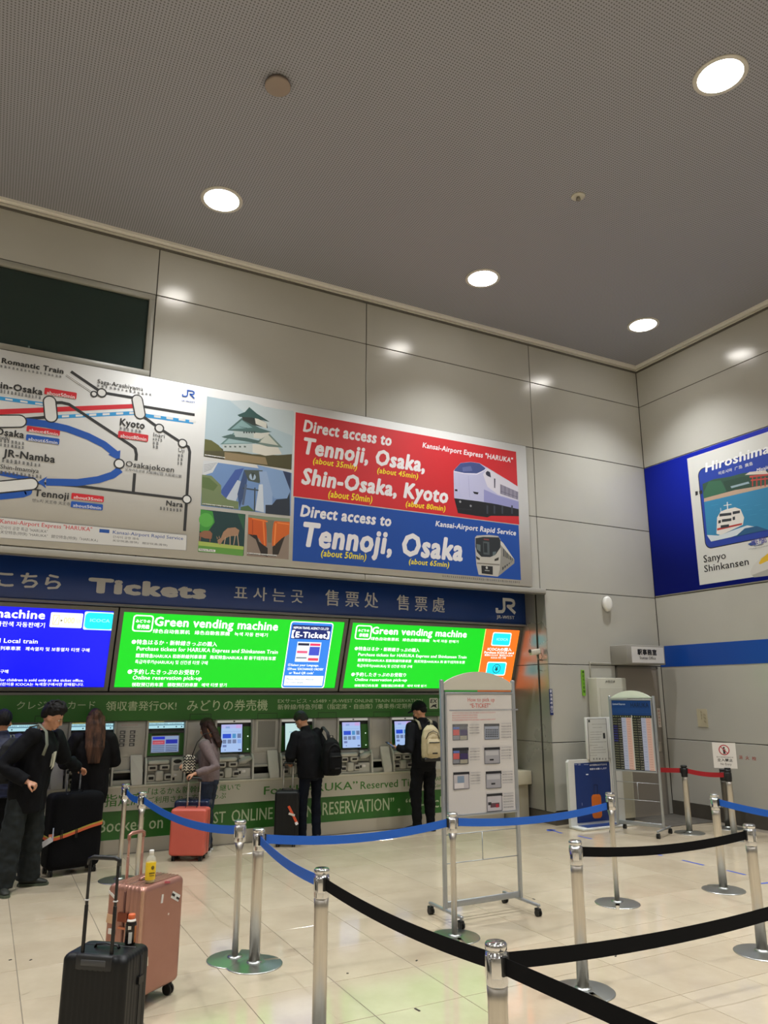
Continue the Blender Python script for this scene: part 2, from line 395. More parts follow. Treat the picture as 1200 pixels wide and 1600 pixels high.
# window in the upper wall, dim room behind
b = MB(); w = .075
for lo, hi in (((-11.56, -.01, 5.757), (-8.548, .05, 5.757+w)), ((-11.56, -.01, 6.9-w*1.1), (-8.548, .05, 6.893)), ((-8.548-w, -.01, 5.757+w), (-8.548, .05, 6.9-w*1.1)), ((-11.56, -.01, 5.757+w), (-11.56+w, .05, 6.9-w*1.1))):
    b.box(lo, hi, M('#96948a', .4), bev=.004, seg=1)
win = struct(b.build('window_1'))
g = MB(); g.box((-11.5, .03, 5.82), (-8.61, .036, 6.83), M('#2c3f3b', .03, spec=.6, alpha=.35)); g.build('pane', win, label='dark greenish window pane')
g = MB(); g.box((-11.56, .045, 5.75), (-8.545, 1.3, 6.9), M('#3a403b', .8)); 
for fc in g.bm.faces: fc.normal_flip()
g.box((-11.5, .06, 6.55), (-8.66, .10, 6.66), M('#8aa8a4', .5)); g.box((-8.72, .4, 5.9), (-8.64, .45, 6.8), M('#7f9a97', .6)); g.box((-9.95, .038, 5.82), (-9.93, .045, 5.88), M('#c0c8c8')); g.build('inner_room', win)  # pale teal bar is coloured to stand in for a reflection in the pane
# door to the office, half hidden by cabinets
b = MB(); b.box((-1.0, .002, 0), (-.10, .0125, 2.27), M('#8f887f', .45)); dr = struct(b.build('door_1'))
b = MB()
for lo, hi in (((-1.02, -.004, 0), (-.985, .03, 2.29)), ((-.12, -.004, 0), (-.085, .03, 2.29)), ((-1.02, -.004, 2.26), (-.085, .03, 2.29))): b.box(lo, hi, M('#77726a', .4))
b.build('door_frame', dr)
b = MB(); b.box((-.22, -.03, .95), (-.16, .02, 1.1), STEEL, bev=.01); b.build('door_handle', dr)
panel(wall_back, -.085, .0, 0, 2*P)
# side wall of the ticket recess, mirror-like steel with a dark open joint
b = MB(); b.box((XR+.012, .013, 0), (XR+.4, 1.5, OPT+.1), M('#050505', .9)); wrc = struct(b.build('wall_recess'))
for (y0, y1) in ((-.006, .205), (.245, 1.45)):
    for (z0, z1) in ((.17, P), (P, 2*P), (2*P, OPT)):
        b = MB(); b.box((XR, y0+.002, z0+.004), (XR+.014, y1-.002, z1-.004), WALLR, bev=.002, seg=1)
        for q_ in b.bm.faces: q_.smooth = False
        b.build('panel', wrc)
b = MB(); b.box((XR+.004, -.002, 0), (XR+.014, 1.45, .165), BASEB); b.build('baseboard_recess', wrc)
b = MB(); b.box((-14.6, 1.40, 0), (XR, 1.5, 3.6), M('#6f6d68', .6)); struct(b.build('wall_recess_end'))
b = MB(); b.box((-14.6, .014, OPT), (XR, 1.5, OPT+.12), M('#5b5955', .6)); struct(b.build('trim_1'))
b = MB(); b.box((-14.4, -.045, OPT-.07), (-5.52, .02, OPT+.005), M('#a3a097', .35), bev=.006); b.box((-5.515, -.045, OPT-.07), (XR, .02, OPT+.005), M('#a3a097', .35), bev=.006); b.box((-14.4, -.03, OPT-.085), (XR, .03, OPT-.07), M('#6d6b65', .4)); struct(b.build('trim_2'))
# right wall
wr = MB(); wr.box((.013, -20, -.1), (.3, .3, 7.8), SEAM); wall_right = struct(wr.build('wall_right'))
yc = [0, -4.2, -7.24, -10.3, -13.3, -16.4, -19.9]; zr = [.2, P, 2*P, 3*P, 4*P, 5*P, 6*P, 7.64]
for i in range(6):
    for j in range(7): panel(wall_right, yc[i+1], zr[j], yc[i], zr[j+1], axis='x')
b = MB(); b.box((-.004, -12, 2.29), (.002, -.004, 2.63), M('#0f46a0', .35)); b.build('stripe', wall_right, label='royal blue stripe')
b = MB(); b.box((-.012, -20, 0), (.013, -.0, .2), BASEB); struct(b.build('baseboard_right'))
b = MB(); b.box((XR, -.006, 0), (-1.02, .013, .185), BASEB); struct(b.build('baseboard_back'))
plr = Plane((0, 0, 0), (0, -1, 0), (0, 0, 1))
p = Print(plr); p.crop(1000, 1100, 6); p.text('消', 930, 516, 962, 516, 480, '#a8493f', .02); p.text('火', 990, 522, 1027, 522, 485, '#a8493f', .02); p.text('栓', 1053, 528, 1093, 528, 492, '#a8493f', .02); p.build('lettering', wall_right, 'faded red characters painted on the wall')
b = MB(); b.box((-22.3, -20, -.1), (-22, 1.6, 7.8), M('#a5a298', .5)); struct(b.build('wall_left'))
b = MB(); b.box((-22, -20.3, -.1), (.3, -20, 7.8), M('#a5a298', .5)); struct(b.build('wall_front'))
b = MB(); b.box((-22, -20, CEIL), (.3, .3, CEIL+.15), CEILM); struct(b.build('ceiling'))
b = MB()
b.box((-22, -.115, 7.615), (.0, .0, 7.652), CORNICE); b.box((-22, -.055, 7.588), (0, .0, 7.602), M('#d0ccc2', .5)); b.box((-22, -.02, 7.56), (0, 0, 7.62), M('#5e5a52', .7))
struct(b.build('trim_3'))
b = MB()
b.box((-.115, -20, 7.615), (.0, -.115, 7.652), CORNICE); b.box((-.055, -20, 7.588), (0, -.055, 7.602), M('#d0ccc2', .5)); b.box((-.02, -20, 7.56), (0, -.02, 7.62), M('#5e5a52', .7))
struct(b.build('trim_4'))

# ceiling downlights
def downlight(label, x, y):
    t = thing('ceiling_downlight', label, 'light', (x, y, CEIL), 0, 'round downlights in the grey ceiling')
    b = MB(); b.lathe([(.207, -.012), (.24, -.014), (.25, -.008), (.25, .0), (.207, .0)], M('#cfcac0', .4), seg=40); b.build('rim', t)
    b = MB(); b.lathe([(.0, -.010), (.206, -.010), (.206, -.001), (.0, -.001)], M('#fffaf2', .5, emit=LAMP), seg=40); b.build('lens', t)
    ld = bpy.data.lights.new('reflector_beam', 'SPOT'); ld.energy = SPOT; ld.spot_size = math.radians(104); ld.spot_blend = 1.0; ld.shadow_soft_size = .12; ld.color = WARM
    lo = bpy.data.objects.new('reflector_beam', ld); C.objects.link(lo); lo.parent = t; lo.location = (0, 0, -.03)
    return t
labs = {(-8.07, -1.27): 'round lit downlight above the line map, near the wall cornice', (-4.27, -1.27): 'round lit downlight above the red train advertisement', (-1.17, -1.31): 'smallest lit downlight, close to the ceiling corner', (-4.32, -5.32): 'largest lit downlight, out in the ceiling away from the walls'}
for (x, y), l in labs.items(): downlight(l, x, y)
for x in (-1.17, -4.3, -8.07, -11.9, -15.7, -19.5):
    for y in (-1.29, -5.32, -9.35, -13.4, -17.4):
        if any(abs(x-a)+abs(y-c) < .3 for a, c in labs): continue
        downlight('round lit ceiling downlight outside the picture', x, y)
b = MB(); b.lathe([(.0, -.055), (.115, -.055), (.125, -.05), (.125, -.03), (.11, -.03), (.11, 0), (0, 0)], M('#96867a', .6), seg=32)
o = b.build('ceiling_speaker', loc=(-8.07, -3.27, CEIL)); tag(o, 'flat round beige disc fixed under the grey ceiling', 'speaker')
t = thing('sprinkler', 'tiny round cream sprinkler head between the downlights', 'sprinkler', (-4.3, -3.3, CEIL))
b = MB(); b.lathe([(0, -.012), (.075, -.012), (.085, 0), (0, 0)], M('#c8c4b4', .5)); b.build('rosette', t)
b = MB(); b.lathe([(0, -.05), (.03, -.05), (.02, -.012), (0, -.012)], M('#8a867c', .4), seg=12); b.build('nozzle', t)

# ================================================================== BILLBOARD OVER THE COUNTER
YB = -.05
bb = thing('billboard', 'long white rail map and advertisement board above the ticket counters', 'billboard', (-7.5, 0, OPT+.02))
b = MB(); b.box((-14.3, YB, 3.46), (-2.655, -.001, 5.735), M('#c9c8c4', .45), bev=.006, seg=1)
o = b.build('board'); o.parent = bb; o.location = (7.5, 0, -OPT-.02)
plb = Plane((0, YB, 0), (1, 0, 0), (0, 0, 1))
K = '#2b2b2b'; BLU = '#1650a8'; RED = '#c8202c'; CY = '#2f93cf'; WH = '#d9d9d6'
p = Print(plb); p.crop(0, 530, 3.636)
p.poly([(-900, 395), (0, 325), (270, 362), (268, 382), (0, 346), (-900, 420)], CY)
p.poly([(310, 432), (770, 408), (840, 425), (1100, 462), (1098, 482), (835, 446), (770, 430), (308, 452)], CY)
for a, c in ((30, 341), (115, 353), (200, 365)): p.poly([(a, c-6), (a+42, c), (a+42, c+10), (a, c+4)], WH)
for a, c in ((352, 438), (430, 434), (507, 430), (583, 426), (660, 422), (735, 419)): p.poly([(a, c-5), (a+40, c-7), (a+40, c+5), (a, c+7)], WH)
for a, c in ((875, 437), (945, 446), (1015, 455), (1075, 464)): p.poly([(a, c-5), (a+38, c), (a+38, c+12), (a, c+7)], WH)
p.poly([(-900, 470), (0, 398), (765, 368), (768, 392), (0, 428), (-900, 500)], RED)
L1 = .036
p.line([(403, 184), (578, 303), (785, 338)], L1, K); p.line([(800, 380), (1106, 430)], L1, K)
p.line([(300, 362), (350, 360), (392, 370), (500, 442), (745, 603), (768, 622), (775, 655), (772, 690)], L1, K); p.line([(765, 762), (757, 868)], L1, K)
p.line([(130, 455), (300, 440)], L1, K)
p.line([(800, 430), (905, 506), (1037, 592), (1070, 612), (1078, 640), (1060, 910), (1048, 1090)], L1, K)
p.line([(200, 815), (440, 834), (1060, 910)], L1*.9, K)
p.line([(375, 205), (535, 312)], .02, K); p.line([(375, 205), (535, 312)], .010, WH)
p.line([(60, 470), (160, 470), (260, 482), (380, 508), (500, 552), (590, 598), (655, 650)], .085, BLU)
p.poly([(612, 655), (672, 672), (684, 630), (680, 690)], BLU); p.poly([(615, 655), (680, 690), (684, 632), (650, 640)], BLU)
p.line([(683, 740), (640, 772), (560, 798), (440, 815), (262, 812)], .085, BLU); p.poly([(213, 812), (268, 780), (250, 812), (262, 848)], BLU)
p.line([(0, 762), (120, 785), (200, 800)], .05, BLU); p.line([(-300, 920), (0, 893), (130, 880), (160, 868), (163, 838)], .08, BLU)
def capsule(x0, y0, x1, y1, r):
    p.line([(x0, y0), (x1, y1)], r*2, K); p.line([(x0, y0), (x1, y1)], r*2-.03, WH)
    for x, y in ((x0, y0), (x1, y1)): p.disc(x, y, r, K); p.disc(x, y, r-.015, WH)
    p.line([(x0, y0), (x1, y1)], r*2-.03, WH)
capsule(282, 355, 290, 440, .075); capsule(780, 345, 795, 425, .07); capsule(-400, 470, 110, 466, .08); capsule(-300, 870, 178, 823, .075)
for x, y, r in ((578, 305, .06), (534, 312, .042), (905, 506, .06), (1037, 592, .06), (677, 708, .065), (1061, 910, .06)): p.ring(x, y, r, .017, K, WH)
def badge(x0, y0, x1, y1, t, c):
    p.rrect(x0, y0, x1, y1, .012, c); y = (y0*.28+y1*.72)
    p.text(t, x0+10, y0+(y1-y0)*.62-2, x1-8, y1-(y1-y0)*.25, y0+(y1-y0)*.26, WH, .02)
badge(255, 275, 433, 342, 'about50min', RED); badge(153, 492, 338, 550, 'about45min', RED); badge(150, 540, 335, 600, 'about65min', BLU)
badge(673, 520, 840, 584, 'about80min', RED); badge(407, 873, 588, 928, 'about35min', RED); badge(404, 920, 582, 974, 'about50min', BLU)
p.text('Romantic Train', 8, 135, 360, 197, 105, K, .035); p.greek(0, 160, 358, 222, 146, '#777777', 16)
p.text('in-Osaka', 0, 278, 243, 305, 240, K, .035); p.greek(0, 305, 240, 332, 285, '#666666', 12)
p.text('Saga-Arashiyama', 553, 250, 813, 290, 226, K, .01); p.greek(552, 270, 868, 325, 257, '#666666', 14)
p.text('Kyoto', 680, 488, 822, 500, 448, K, .03); p.greek(678, 515, 808, 530, 498, '#666666', 6)
p.text('Osaka', -30, 540, 138, 545, 500, K, .035); p.text('meda)', -10, 566, 55, 566, 545, K, .01); p.greek(0, 585, 145, 598, 566, '#555555', 7); p.greek(0, 608, 145, 612, 590, '#555555', 7)
p.text('JR-Namba', 15, 665, 313, 692, 622, K, .03); p.greek(10, 700, 242, 712, 678, '#555555', 10); p.text('Shin-Imamiya', 0, 735, 220, 752, 710, K, .01); p.greek(0, 765, 248, 780, 745, '#555555', 11)
p.text('Inari', 870, 553, 935, 560, 530, K, .005); p.greek(867, 575, 925, 580, 560, '#555555', 4); p.greek(867, 598, 905, 600, 580, '#555555', 2); p.greek(867, 620, 902, 622, 602, '#555555', 2)
p.text('Uji', 1012, 640, 1047, 643, 617, K, .005); p.greek(1010, 668, 1045, 670, 652, '#555555', 2); p.greek(1008, 690, 1042, 692, 674, '#555555', 2); p.greek(1008, 712, 1040, 714, 696, '#555555', 2)
p.text('Osakajokoen', 713, 722, 988, 752, 690, K, .012); p.text('오사카죠코엔 大阪城公园 大阪城公園', 710, 748, 1030, 782, 730, '#555555', .0)
p.text('Tennoji', 192, 890, 390, 905, 850, K, .03); p.text('텐노지 天王寺 天王寺', 183, 925, 398, 943, 905, '#555555')
p.text('Nara', 943, 945, 1038, 955, 915, K, .03); p.greek(908, 970, 1038, 980, 952, '#555555', 7)
p.poly([(-600, 1000), (0, 1012), (1062, 1112), (1058, 1202), (0, 1130), (-600, 1090)], '#8f8f8c'); p.poly([(-595, 1003), (0, 1015), (1059, 1115), (1055, 1199), (0, 1127), (-590, 1087)], '#cdccc8')
p.text('Kansai-Airport Express "HARUKA"', 0, 1045, 522, 1090, 1020, '#c23a3f', .015); p.text('간사이 공항 특급 "HARUKA"', 0, 1078, 270, 1095, 1058, '#4a4a4a', .005)
p.text('关空特急(特快) "HARUKA"   關空特急(特快)「HARUKA」', 0, 1103, 555, 1145, 1085, '#4a4a4a')
p.quad(565, 1078, 620, 1103, '#1d4f9c'); p.text('Kansai-Airport Rapid Service', 640, 1105, 1040, 1138, 1086, '#2a4a90', .01)
p.text('간사이 공항 쾌속', 640, 1130, 788, 1142, 1115, '#4a4a4a', .005); p.text('关空快速(普快)   關空快速(普快)', 638, 1152, 950, 1178, 1137, '#4a4a4a')
a = p.q(1030, 335); c = p.q(1108, 303); jr(p, a[0], a[1]+.02, c[0], c[1]+.02, '#1a55b0', .15); p.crop(0, 530, 3.636); p.text('JR-WEST', 1030, 352, 1108, 362, 343, '#1a55b0', .01)
o = p.build('map_print', bb, 'rail map of coloured lines and stations')
# photographs printed on the board
SKY = '#a9bcc4'
def pr(name, label): 
    o = p.build(name, bb, label); return o
p = Print(plb); p.crop(300, 610, 5.924)
p.quad(140, 55, 925, 725, SKY); p.poly([(350, 95), (520, 90), (700, 160), (938, 190), (930, 420), (700, 330), (480, 200)], '#b9c5c8')
p.poly([(118, 450), (200, 480), (280, 540), (560, 590), (800, 600), (925, 590), (920, 735), (108, 612)], '#4d4a2f')
p.poly([(118, 450), (180, 462), (250, 510), (280, 560), (112, 560)], '#5e5f32'); p.poly([(300, 570), (680, 620), (700, 690), (300, 640)], '#8b7a5b')
p.poly([(280, 500), (560, 495), (790, 520), (830, 590), (680, 605), (560, 575), (290, 560)], '#b4bdbb')
p.poly([(560, 495), (790, 515), (830, 590), (680, 605), (560, 575)], '#cfccc0')
p.poly([(260, 500), (400, 378), (590, 490)], '#5f7f7c'); p.poly([(290, 492), (400, 395), (560, 485)], '#94aeb0'); p.quad(370, 455, 450, 468, '#2f4a4a')
p.poly([(590, 490), (640, 440), (700, 385), (840, 530), (700, 520)], '#6d8078'); p.poly([(620, 480), (700, 405), (800, 510)], '#bfc2b6')
p.poly([(272, 430), (360, 405), (640, 470), (600, 490), (300, 440)], '#47605c')
p.poly([(380, 370), (620, 380), (640, 450), (400, 430)], '#a9b5b2'); p.poly([(570, 380), (700, 380), (720, 400), (640, 450), (570, 440)], '#c4c4ba')
p.poly([(325, 370), (460, 255), (630, 350), (740, 385), (640, 395)], '#4a6663'); p.poly([(360, 360), (462, 275), (560, 345)], '#7d9c9c'); p.quad(440, 335, 510, 350, '#24393a')
p.poly([(460, 240), (580, 240), (690, 300), (700, 350), (560, 320), (470, 275)], '#2f3733'); p.poly([(580, 250), (690, 300), (690, 355), (590, 310)], '#c9c8bd'); 
for k in range(5): p.quad(475+k*24, 378, 488+k*24, 398, '#3c4a48'); p.quad(300+k*45, 512, 318+k*45, 530, '#5a6662')
p.poly([(420, 228), (490, 200), (530, 155), (600, 215), (718, 292), (560, 252), (440, 245)], '#33524f')
p.quad(118, 592, 306, 628, '#d8d8d4'); p.text('Osaka Castle', 125, 612, 300, 630, 594, '#2b2b2b', .02); pr('photo_print', 'photograph of a white tiered castle with green roofs')
p = Print(plb); p.crop(300, 610, 5.924)
p.quad(105, 650, 912, 1162, '#6d8cba'); p.poly([(105, 648), (245, 660), (190, 760), (98, 790)], '#c9ccce')
for k in range(5): p.line([(110, 690+k*16), (230-k*12, 672+k*14)], .004, '#5d6168')
p.poly([(600, 690), (912, 760), (905, 1000), (760, 1000)], '#7f9cc4')
p.poly([(260, 940), (400, 735), (480, 720), (420, 850), (330, 1020)], '#40599c'); p.poly([(310, 1010), (420, 830), (470, 850), (400, 1040)], '#b9c3d0')
p.poly([(420, 960), (480, 740), (520, 760), (500, 900), (440, 1090)], '#3a4f78'); p.poly([(480, 735), (655, 740), (625, 860), (520, 835)], '#4a5450'); p.disc(560, 800, .045, '#9db1c5'); p.poly([(545, 760), (560, 830), (580, 765)], '#39433f')
p.poly([(620, 750), (690, 750), (745, 960), (740, 1130), (660, 1130)], '#8fa6c8'); p.poly([(620, 870), (655, 870), (665, 1130), (585, 1110)], '#c3ccd6')
p.line([(470, 905), (615, 925)], .018, '#3f4a52'); p.line([(582, 900), (578, 1120)], .018, '#3f4a52'); p.line([(500, 870), (470, 1060)], .03, '#53617a')
p.poly([(92, 780), (180, 790), (270, 880), (270, 960), (330, 1010), (430, 1030), (430, 1100), (85, 1060)], '#71805a'); p.poly([(95, 800), (160, 810), (240, 880), (200, 930), (95, 900)], '#5b6f42')
p.poly([(680, 1060), (740, 1060), (780, 1010), (880, 1000), (905, 940), (905, 1162), (680, 1140)], '#2a323e'); p.poly([(840, 745), (915, 765), (910, 930)], '#2e3a58'); p.poly([(450, 1080), (520, 1065), (580, 1120), (450, 1110)], '#4f6a45')
p.quad(97, 1045, 385, 1085, '#d8d8d4'); p.text('Umeda Sky Building', 103, 1062, 378, 1092, 1047, '#2b2b2b', .02); pr('photo_print', 'photograph of twin glass towers joined at the top')
p = Print(plb); p.crop(300, 610, 5.924)
p.quad(80, 1100, 478, 1530, '#1d3b3c'); p.poly([(80, 1100), (190, 1120), (210, 1220), (130, 1330), (70, 1300)], '#3f8f3a'); p.disc(130, 1200, .09, '#58a848'); p.poly([(420, 1140), (488, 1150), (480, 1300)], '#2d5a40')
p.poly([(60, 1395), (478, 1445), (472, 1535), (55, 1490)], '#5e9440'); p.poly([(60, 1395), (478, 1445), (476, 1475), (60, 1435)], '#a3b45a')
DE = '#a07d62'
p.poly([(70, 1320), (110, 1298), (165, 1300), (188, 1325), (180, 1375), (120, 1370), (70, 1350)], '#8e6048'); p.line([(168, 1365), (166, 1402)], .012, '#8e6048'); p.line([(80, 1350), (72, 1395)], .012, '#8e6048')
p.poly([(290, 1310), (330, 1275), (400, 1268), (438, 1295), (425, 1345), (350, 1350), (310, 1370), (285, 1390), (262, 1430), (240, 1415), (235, 1385), (268, 1365)], DE); p.poly([(225, 1345), (240, 1370), (232, 1378)], DE); p.poly([(250, 1340), (258, 1365), (248, 1368)], DE)
for a, c, d, e in ((310, 1360, 295, 1435), (352, 1345, 352, 1435), (400, 1340, 385, 1430), (420, 1335, 432, 1440)): p.line([(a, c), (d, e)], .011, '#b39a80')
p.quad(63, 1462, 215, 1497, '#d8d8d4'); p.text('Nara Park', 70, 1480, 205, 1495, 1464, '#2b2b2b', .02); pr('photo_print', 'photograph of two grazing deer')
p = Print(plb); p.crop(300, 610, 5.924)
p.quad(522, 1150, 893, 1565, '#8a7a6d'); p.poly([(520, 1155), (905, 1185), (905, 1215), (520, 1180)], '#7d8a72')
p.poly([(520, 1175), (690, 1200), (690, 1440), (660, 1445), (620, 1370), (520, 1330)], '#c4561f'); p.poly([(770, 1210), (905, 1220), (900, 1330), (830, 1370), (770, 1440), (740, 1440), (745, 1230)], '#cc6224')
p.poly([(680, 1200), (760, 1205), (745, 1290), (735, 1410), (700, 1410), (690, 1290)], '#6f7060'); p.poly([(520, 1330), (600, 1340), (620, 1400), (700, 1460), (700, 1540), (640, 1520), (590, 1380)], '#2a2421'); p.poly([(830, 1370), (860, 1350), (800, 1520), (745, 1520), (745, 1450)], '#2f2924')
p.line([(555, 1185), (700, 1215)], .015, '#e07a38'); p.line([(560, 1200), (560, 1340)], .012, '#a5441a'); p.line([(660, 1215), (672, 1435)], .02, '#e07a38'); p.line([(775, 1230), (762, 1435)], .02, '#e58442'); p.line([(790, 1225), (900, 1240)], .015, '#e58442')
p.quad(512, 1500, 783, 1535, '#d8d8d4'); p.text('Fushimi-Inari-taisha', 518, 1518, 778, 1535, 1502, '#2b2b2b', .02); pr('photo_print', 'photograph of orange shrine gates')
# red and blue advertisements
p = Print(plb); p.crop(300, 600, 2.222); p.quad(360, 98, 1136, 488, '#c5252c')
W2 = '#e2e0e2'; YL = '#e8d61c'
p.text('Direct access to', 385, 163, 693, 208, 122, W2, .044, .2); p.text('Tennoji, Osaka,', 387, 240, 808, 305, 183, W2, .046, .2); p.text('(about 35min)', 420, 275, 573, 297, 254, YL, .025, .2); p.text('(about 45min)', 643, 308, 785, 327, 289, YL, .025, .2)
p.text('Shin-Osaka, Kyoto', 379, 345, 890, 412, 288, W2, .046, .2); p.text('(about 50min)', 473, 392, 626, 408, 368, YL, .025, .2); p.text('(about 80min)', 742, 424, 880, 439, 405, YL, .025, .2)
p.text('Kansai-Airport Express "HARUKA"', 800, 220, 1115, 268, 201, W2, .03, .2)
p.crop(690, 700, 7.27)
p.poly([(140, 560), (185, 740), (380, 770), (520, 788), (560, 770), (878, 775), (876, 640), (600, 560)], '#17181c')
p.poly([(135, 260), (150, 240), (215, 170), (330, 158), (430, 172), (520, 225), (760, 370), (868, 440), (876, 690), (640, 640), (420, 605), (142, 570)], '#b4b4d2')
p.poly([(520, 225), (760, 370), (868, 440), (872, 600), (640, 530), (520, 440), (470, 300)], '#cfcbd6'); p.poly([(480, 470), (640, 540), (875, 610), (876, 695), (640, 642), (480, 612)], '#8f90c0')
p.poly([(142, 262), (152, 240), (215, 172), (330, 160), (430, 175), (500, 232), (480, 255), (400, 288), (260, 285)], '#3f4c80'); p.poly([(235, 220), (330, 205), (350, 260), (240, 268)], '#5b6496'); p.line([(140, 265), (260, 290), (400, 298), (490, 250), (505, 230)], .010, '#e6e4ee')
p.poly([(500, 280), (520, 260), (550, 275), (560, 335), (525, 320), (505, 305)], '#2a2c40'); p.poly([(595, 345), (610, 350), (608, 458), (597, 450)], '#2f3145')
p.poly([(665, 410), (870, 500), (868, 590), (665, 520)], '#8c8798')
for k in range(5): p.line([(675+k*45, 415+k*20), (675+k*45, 520+k*15)], .008, '#4b4a60')
p.line([(668, 490), (868, 560)], .006, '#4b4a60'); p.line([(303, 315), (318, 560)], .004, '#8084b0'); p.line([(195, 300), (205, 560)], .003, '#9a9cc4')
p.poly([(355, 495), (420, 505), (410, 528), (370, 520)], '#15151c'); p.poly([(150, 468), (178, 470), (180, 492), (152, 490)], '#15151c')
for x in (210, 330): p.disc(x, 610+(x-210)*.4, .018, '#8f9095')
for x in (510, 590, 680, 790): p.poly([(x, 650), (x+18, 655), (x+18, 750), (x, 745)], '#3b3e48')
p.line([(180, 690), (340, 700)], .01, '#2c2e36'); pr('red_advertisement', 'red panel about the airport express with a white pointed train')
p = Print(plb); p.crop(300, 600, 2.222); p.quad(355, 393, 1142, 681, '#10479c')
p.text('Direct access to', 375, 458, 692, 490, 418, W2, .044, .2); p.text('Tennoji, Osaka', 384, 560, 940, 612, 476, W2, .046, .2); p.text('(about 50min)', 448, 597, 605, 608, 574, YL, .025, .2); p.text('(about 65min)', 753, 624, 893, 636, 605, YL, .025, .2)
p.text('Kansai-Airport Rapid Service', 845, 493, 1125, 524, 474, W2, .03, .2)
p.crop(690, 700, 7.27)
p.poly([(640, 1020), (700, 1080), (828, 1270), (825, 1310), (690, 1420), (640, 1460)], '#8d8a82'); p.poly([(600, 1000), (700, 1080), (825, 1265), (780, 1230), (680, 1110)], '#c9c5bb')
for k in range(6): p.poly([(700+k*19, 1140+k*20), (712+k*19, 1152+k*20), (712+k*19, 1235+k*10), (700+k*19, 1230+k*10)], '#5e5c50' if k % 2 else '#3a3c40')
for k in range(5): p.poly([(690+k*24, 1390-k*22), (704+k*24, 1375-k*22), (704+k*24, 1345-k*15), (690+k*24, 1355-k*15)], '#22242a')
p.poly([(380, 1015), (400, 995), (540, 988), (640, 1000), (668, 1040), (672, 1200), (660, 1380), (640, 1462), (420, 1440), (395, 1330), (382, 1150)], '#b7b3aa')
p.poly([(385, 1025), (470, 1010), (650, 1015), (668, 1050), (668, 1130), (610, 1215), (550, 1240), (450, 1235), (400, 1180), (385, 1120)], '#262b2e')
p.quad(470, 1060, 545, 1215, '#4b5356'); p.quad(478, 1080, 520, 1190, '#22282b'); p.quad(478, 1028, 538, 1050, '#7e3a3a'); p.poly([(395, 1090), (440, 1100), (440, 1180), (400, 1150)], '#5e6a6c'); p.poly([(580, 1180), (620, 1175), (610, 1215), (580, 1225)], '#5e6a6c')
p.poly([(600, 1262), (650, 1240), (645, 1275), (600, 1285)], '#33312c'); p.poly([(390, 1225), (435, 1255), (430, 1275), (395, 1260)], '#33312c')
p.poly([(400, 1300), (660, 1320), (658, 1335), (402, 1315)], '#7c776d'); p.poly([(450, 1335), (580, 1345), (580, 1440), (455, 1425)], '#1d1e20'); p.disc(512, 1360, .02, '#b9b9b4'); p.quad(490, 1385, 545, 1400, '#a5a5a0')
pr('blue_advertisement', 'blue panel about the rapid service with a silver commuter train')
p = Print(plb); p.crop(300, 600, 2.222); p.greek(870, 670, 1140, 690, 663, '#6a6a68', 40); pr('small_print', None)

# ================================================================== HIROSHIMA POSTER ON THE RIGHT WALL
hp = thing('wall_poster', 'large dark blue and white Hiroshima poster high on the side wall', 'poster', (0, -1.5, 3.5))
b = MB(); b.box((-.012, -6.0, 3.475), (-.001, -.012, 5.735), M('#0f1f90', .6, spec=.1), bev=.002, seg=1); o = b.build('blue_panel'); o.parent = hp; o.location = (0, 1.5, -3.5)
plh = Plane((-.013, 0, 0), (0, -1, 0), (0, 0, 1)); p = Print(plh)
p.local(); p.quad(.945, 3.545, 4.4, 5.66, '#cfcfc9'); p.rrect(1.125, 4.09, 4.2, 5.42, .12, '#15171f'); p.rrect(1.14, 4.105, 4.19, 5.41, .11, '#1e3c9a')
p.crop(980, 640, 5.333)
p.poly([(640, 760), (1173, 640), (1400, 590), (1400, 960), (1173, 1000), (870, 1060), (700, 1098), (665, 1040)], '#2f7fa8')
p.poly([(628, 620), (720, 580), (850, 560), (960, 530), (1173, 505), (1400, 450), (1400, 600), (1173, 640), (640, 760)], '#2f4f40')
p.poly([(632, 700), (680, 600), (780, 590), (830, 680), (700, 735), (640, 745)], '#35634a'); p.poly([(800, 600), (960, 560), (1060, 560), (1060, 640), (830, 690)], '#274538')
p.poly([(640, 740), (900, 670), (1173, 625), (1400, 585), (1400, 605), (1173, 645), (640, 770)], '#b59a84')
p.poly([(860, 640), (1010, 600), (1020, 615), (870, 655)], '#8fa3ad')
for x in (1045, 1080, 1115, 1150): p.line([(x, 560), (x, 640)], .02, '#a83c34')
p.line([(1020, 560), (1180, 540)], .03, '#b5463c'); p.line([(1030, 590), (1175, 575)], .02, '#b5463c'); p.poly([(980, 545), (1020, 520), (1150, 505), (1180, 535)], '#cfc4b8')
for k in range(14): p.line([(700+k*40, 800+k%3*40), (760+k*40, 790+k%3*40)], .006, '#3b8db5')
p.poly([(665, 1045), (760, 1050), (900, 1000), (1000, 965), (1100, 980), (1020, 1010), (870, 1062), (700, 1100)], '#c9d3d8'); p.poly([(980, 990), (1080, 970), (1173, 1000), (900, 1060)], '#24567f')
p.poly([(745, 1035), (750, 900), (780, 850), (830, 830), (900, 815), (945, 830), (975, 900), (965, 960), (860, 1010), (780, 1045)], '#d8d4cc')
p.poly([(750, 990), (960, 945), (955, 960), (750, 1008)], '#b0352c'); p.line([(835, 770), (838, 840)], .018, '#d6d8d8'); p.line([(805, 800), (870, 790)], .012, '#d6d8d8'); p.line([(780, 820), (782, 850)], .01, '#d6d8d8')
for x, y, w_ in ((770, 868, 100), (880, 850, 60), (790, 915, 80), (780, 965, 70)): p.poly([(x, y), (x+w_, y-10), (x+w_, y+12), (x, y+24)], '#2e3338')
p.poly([(760, 925), (782, 920), (782, 945), (760, 950)], '#2e3338'); p.poly([(880, 895), (900, 890), (900, 918), (880, 922)], '#2e3338')
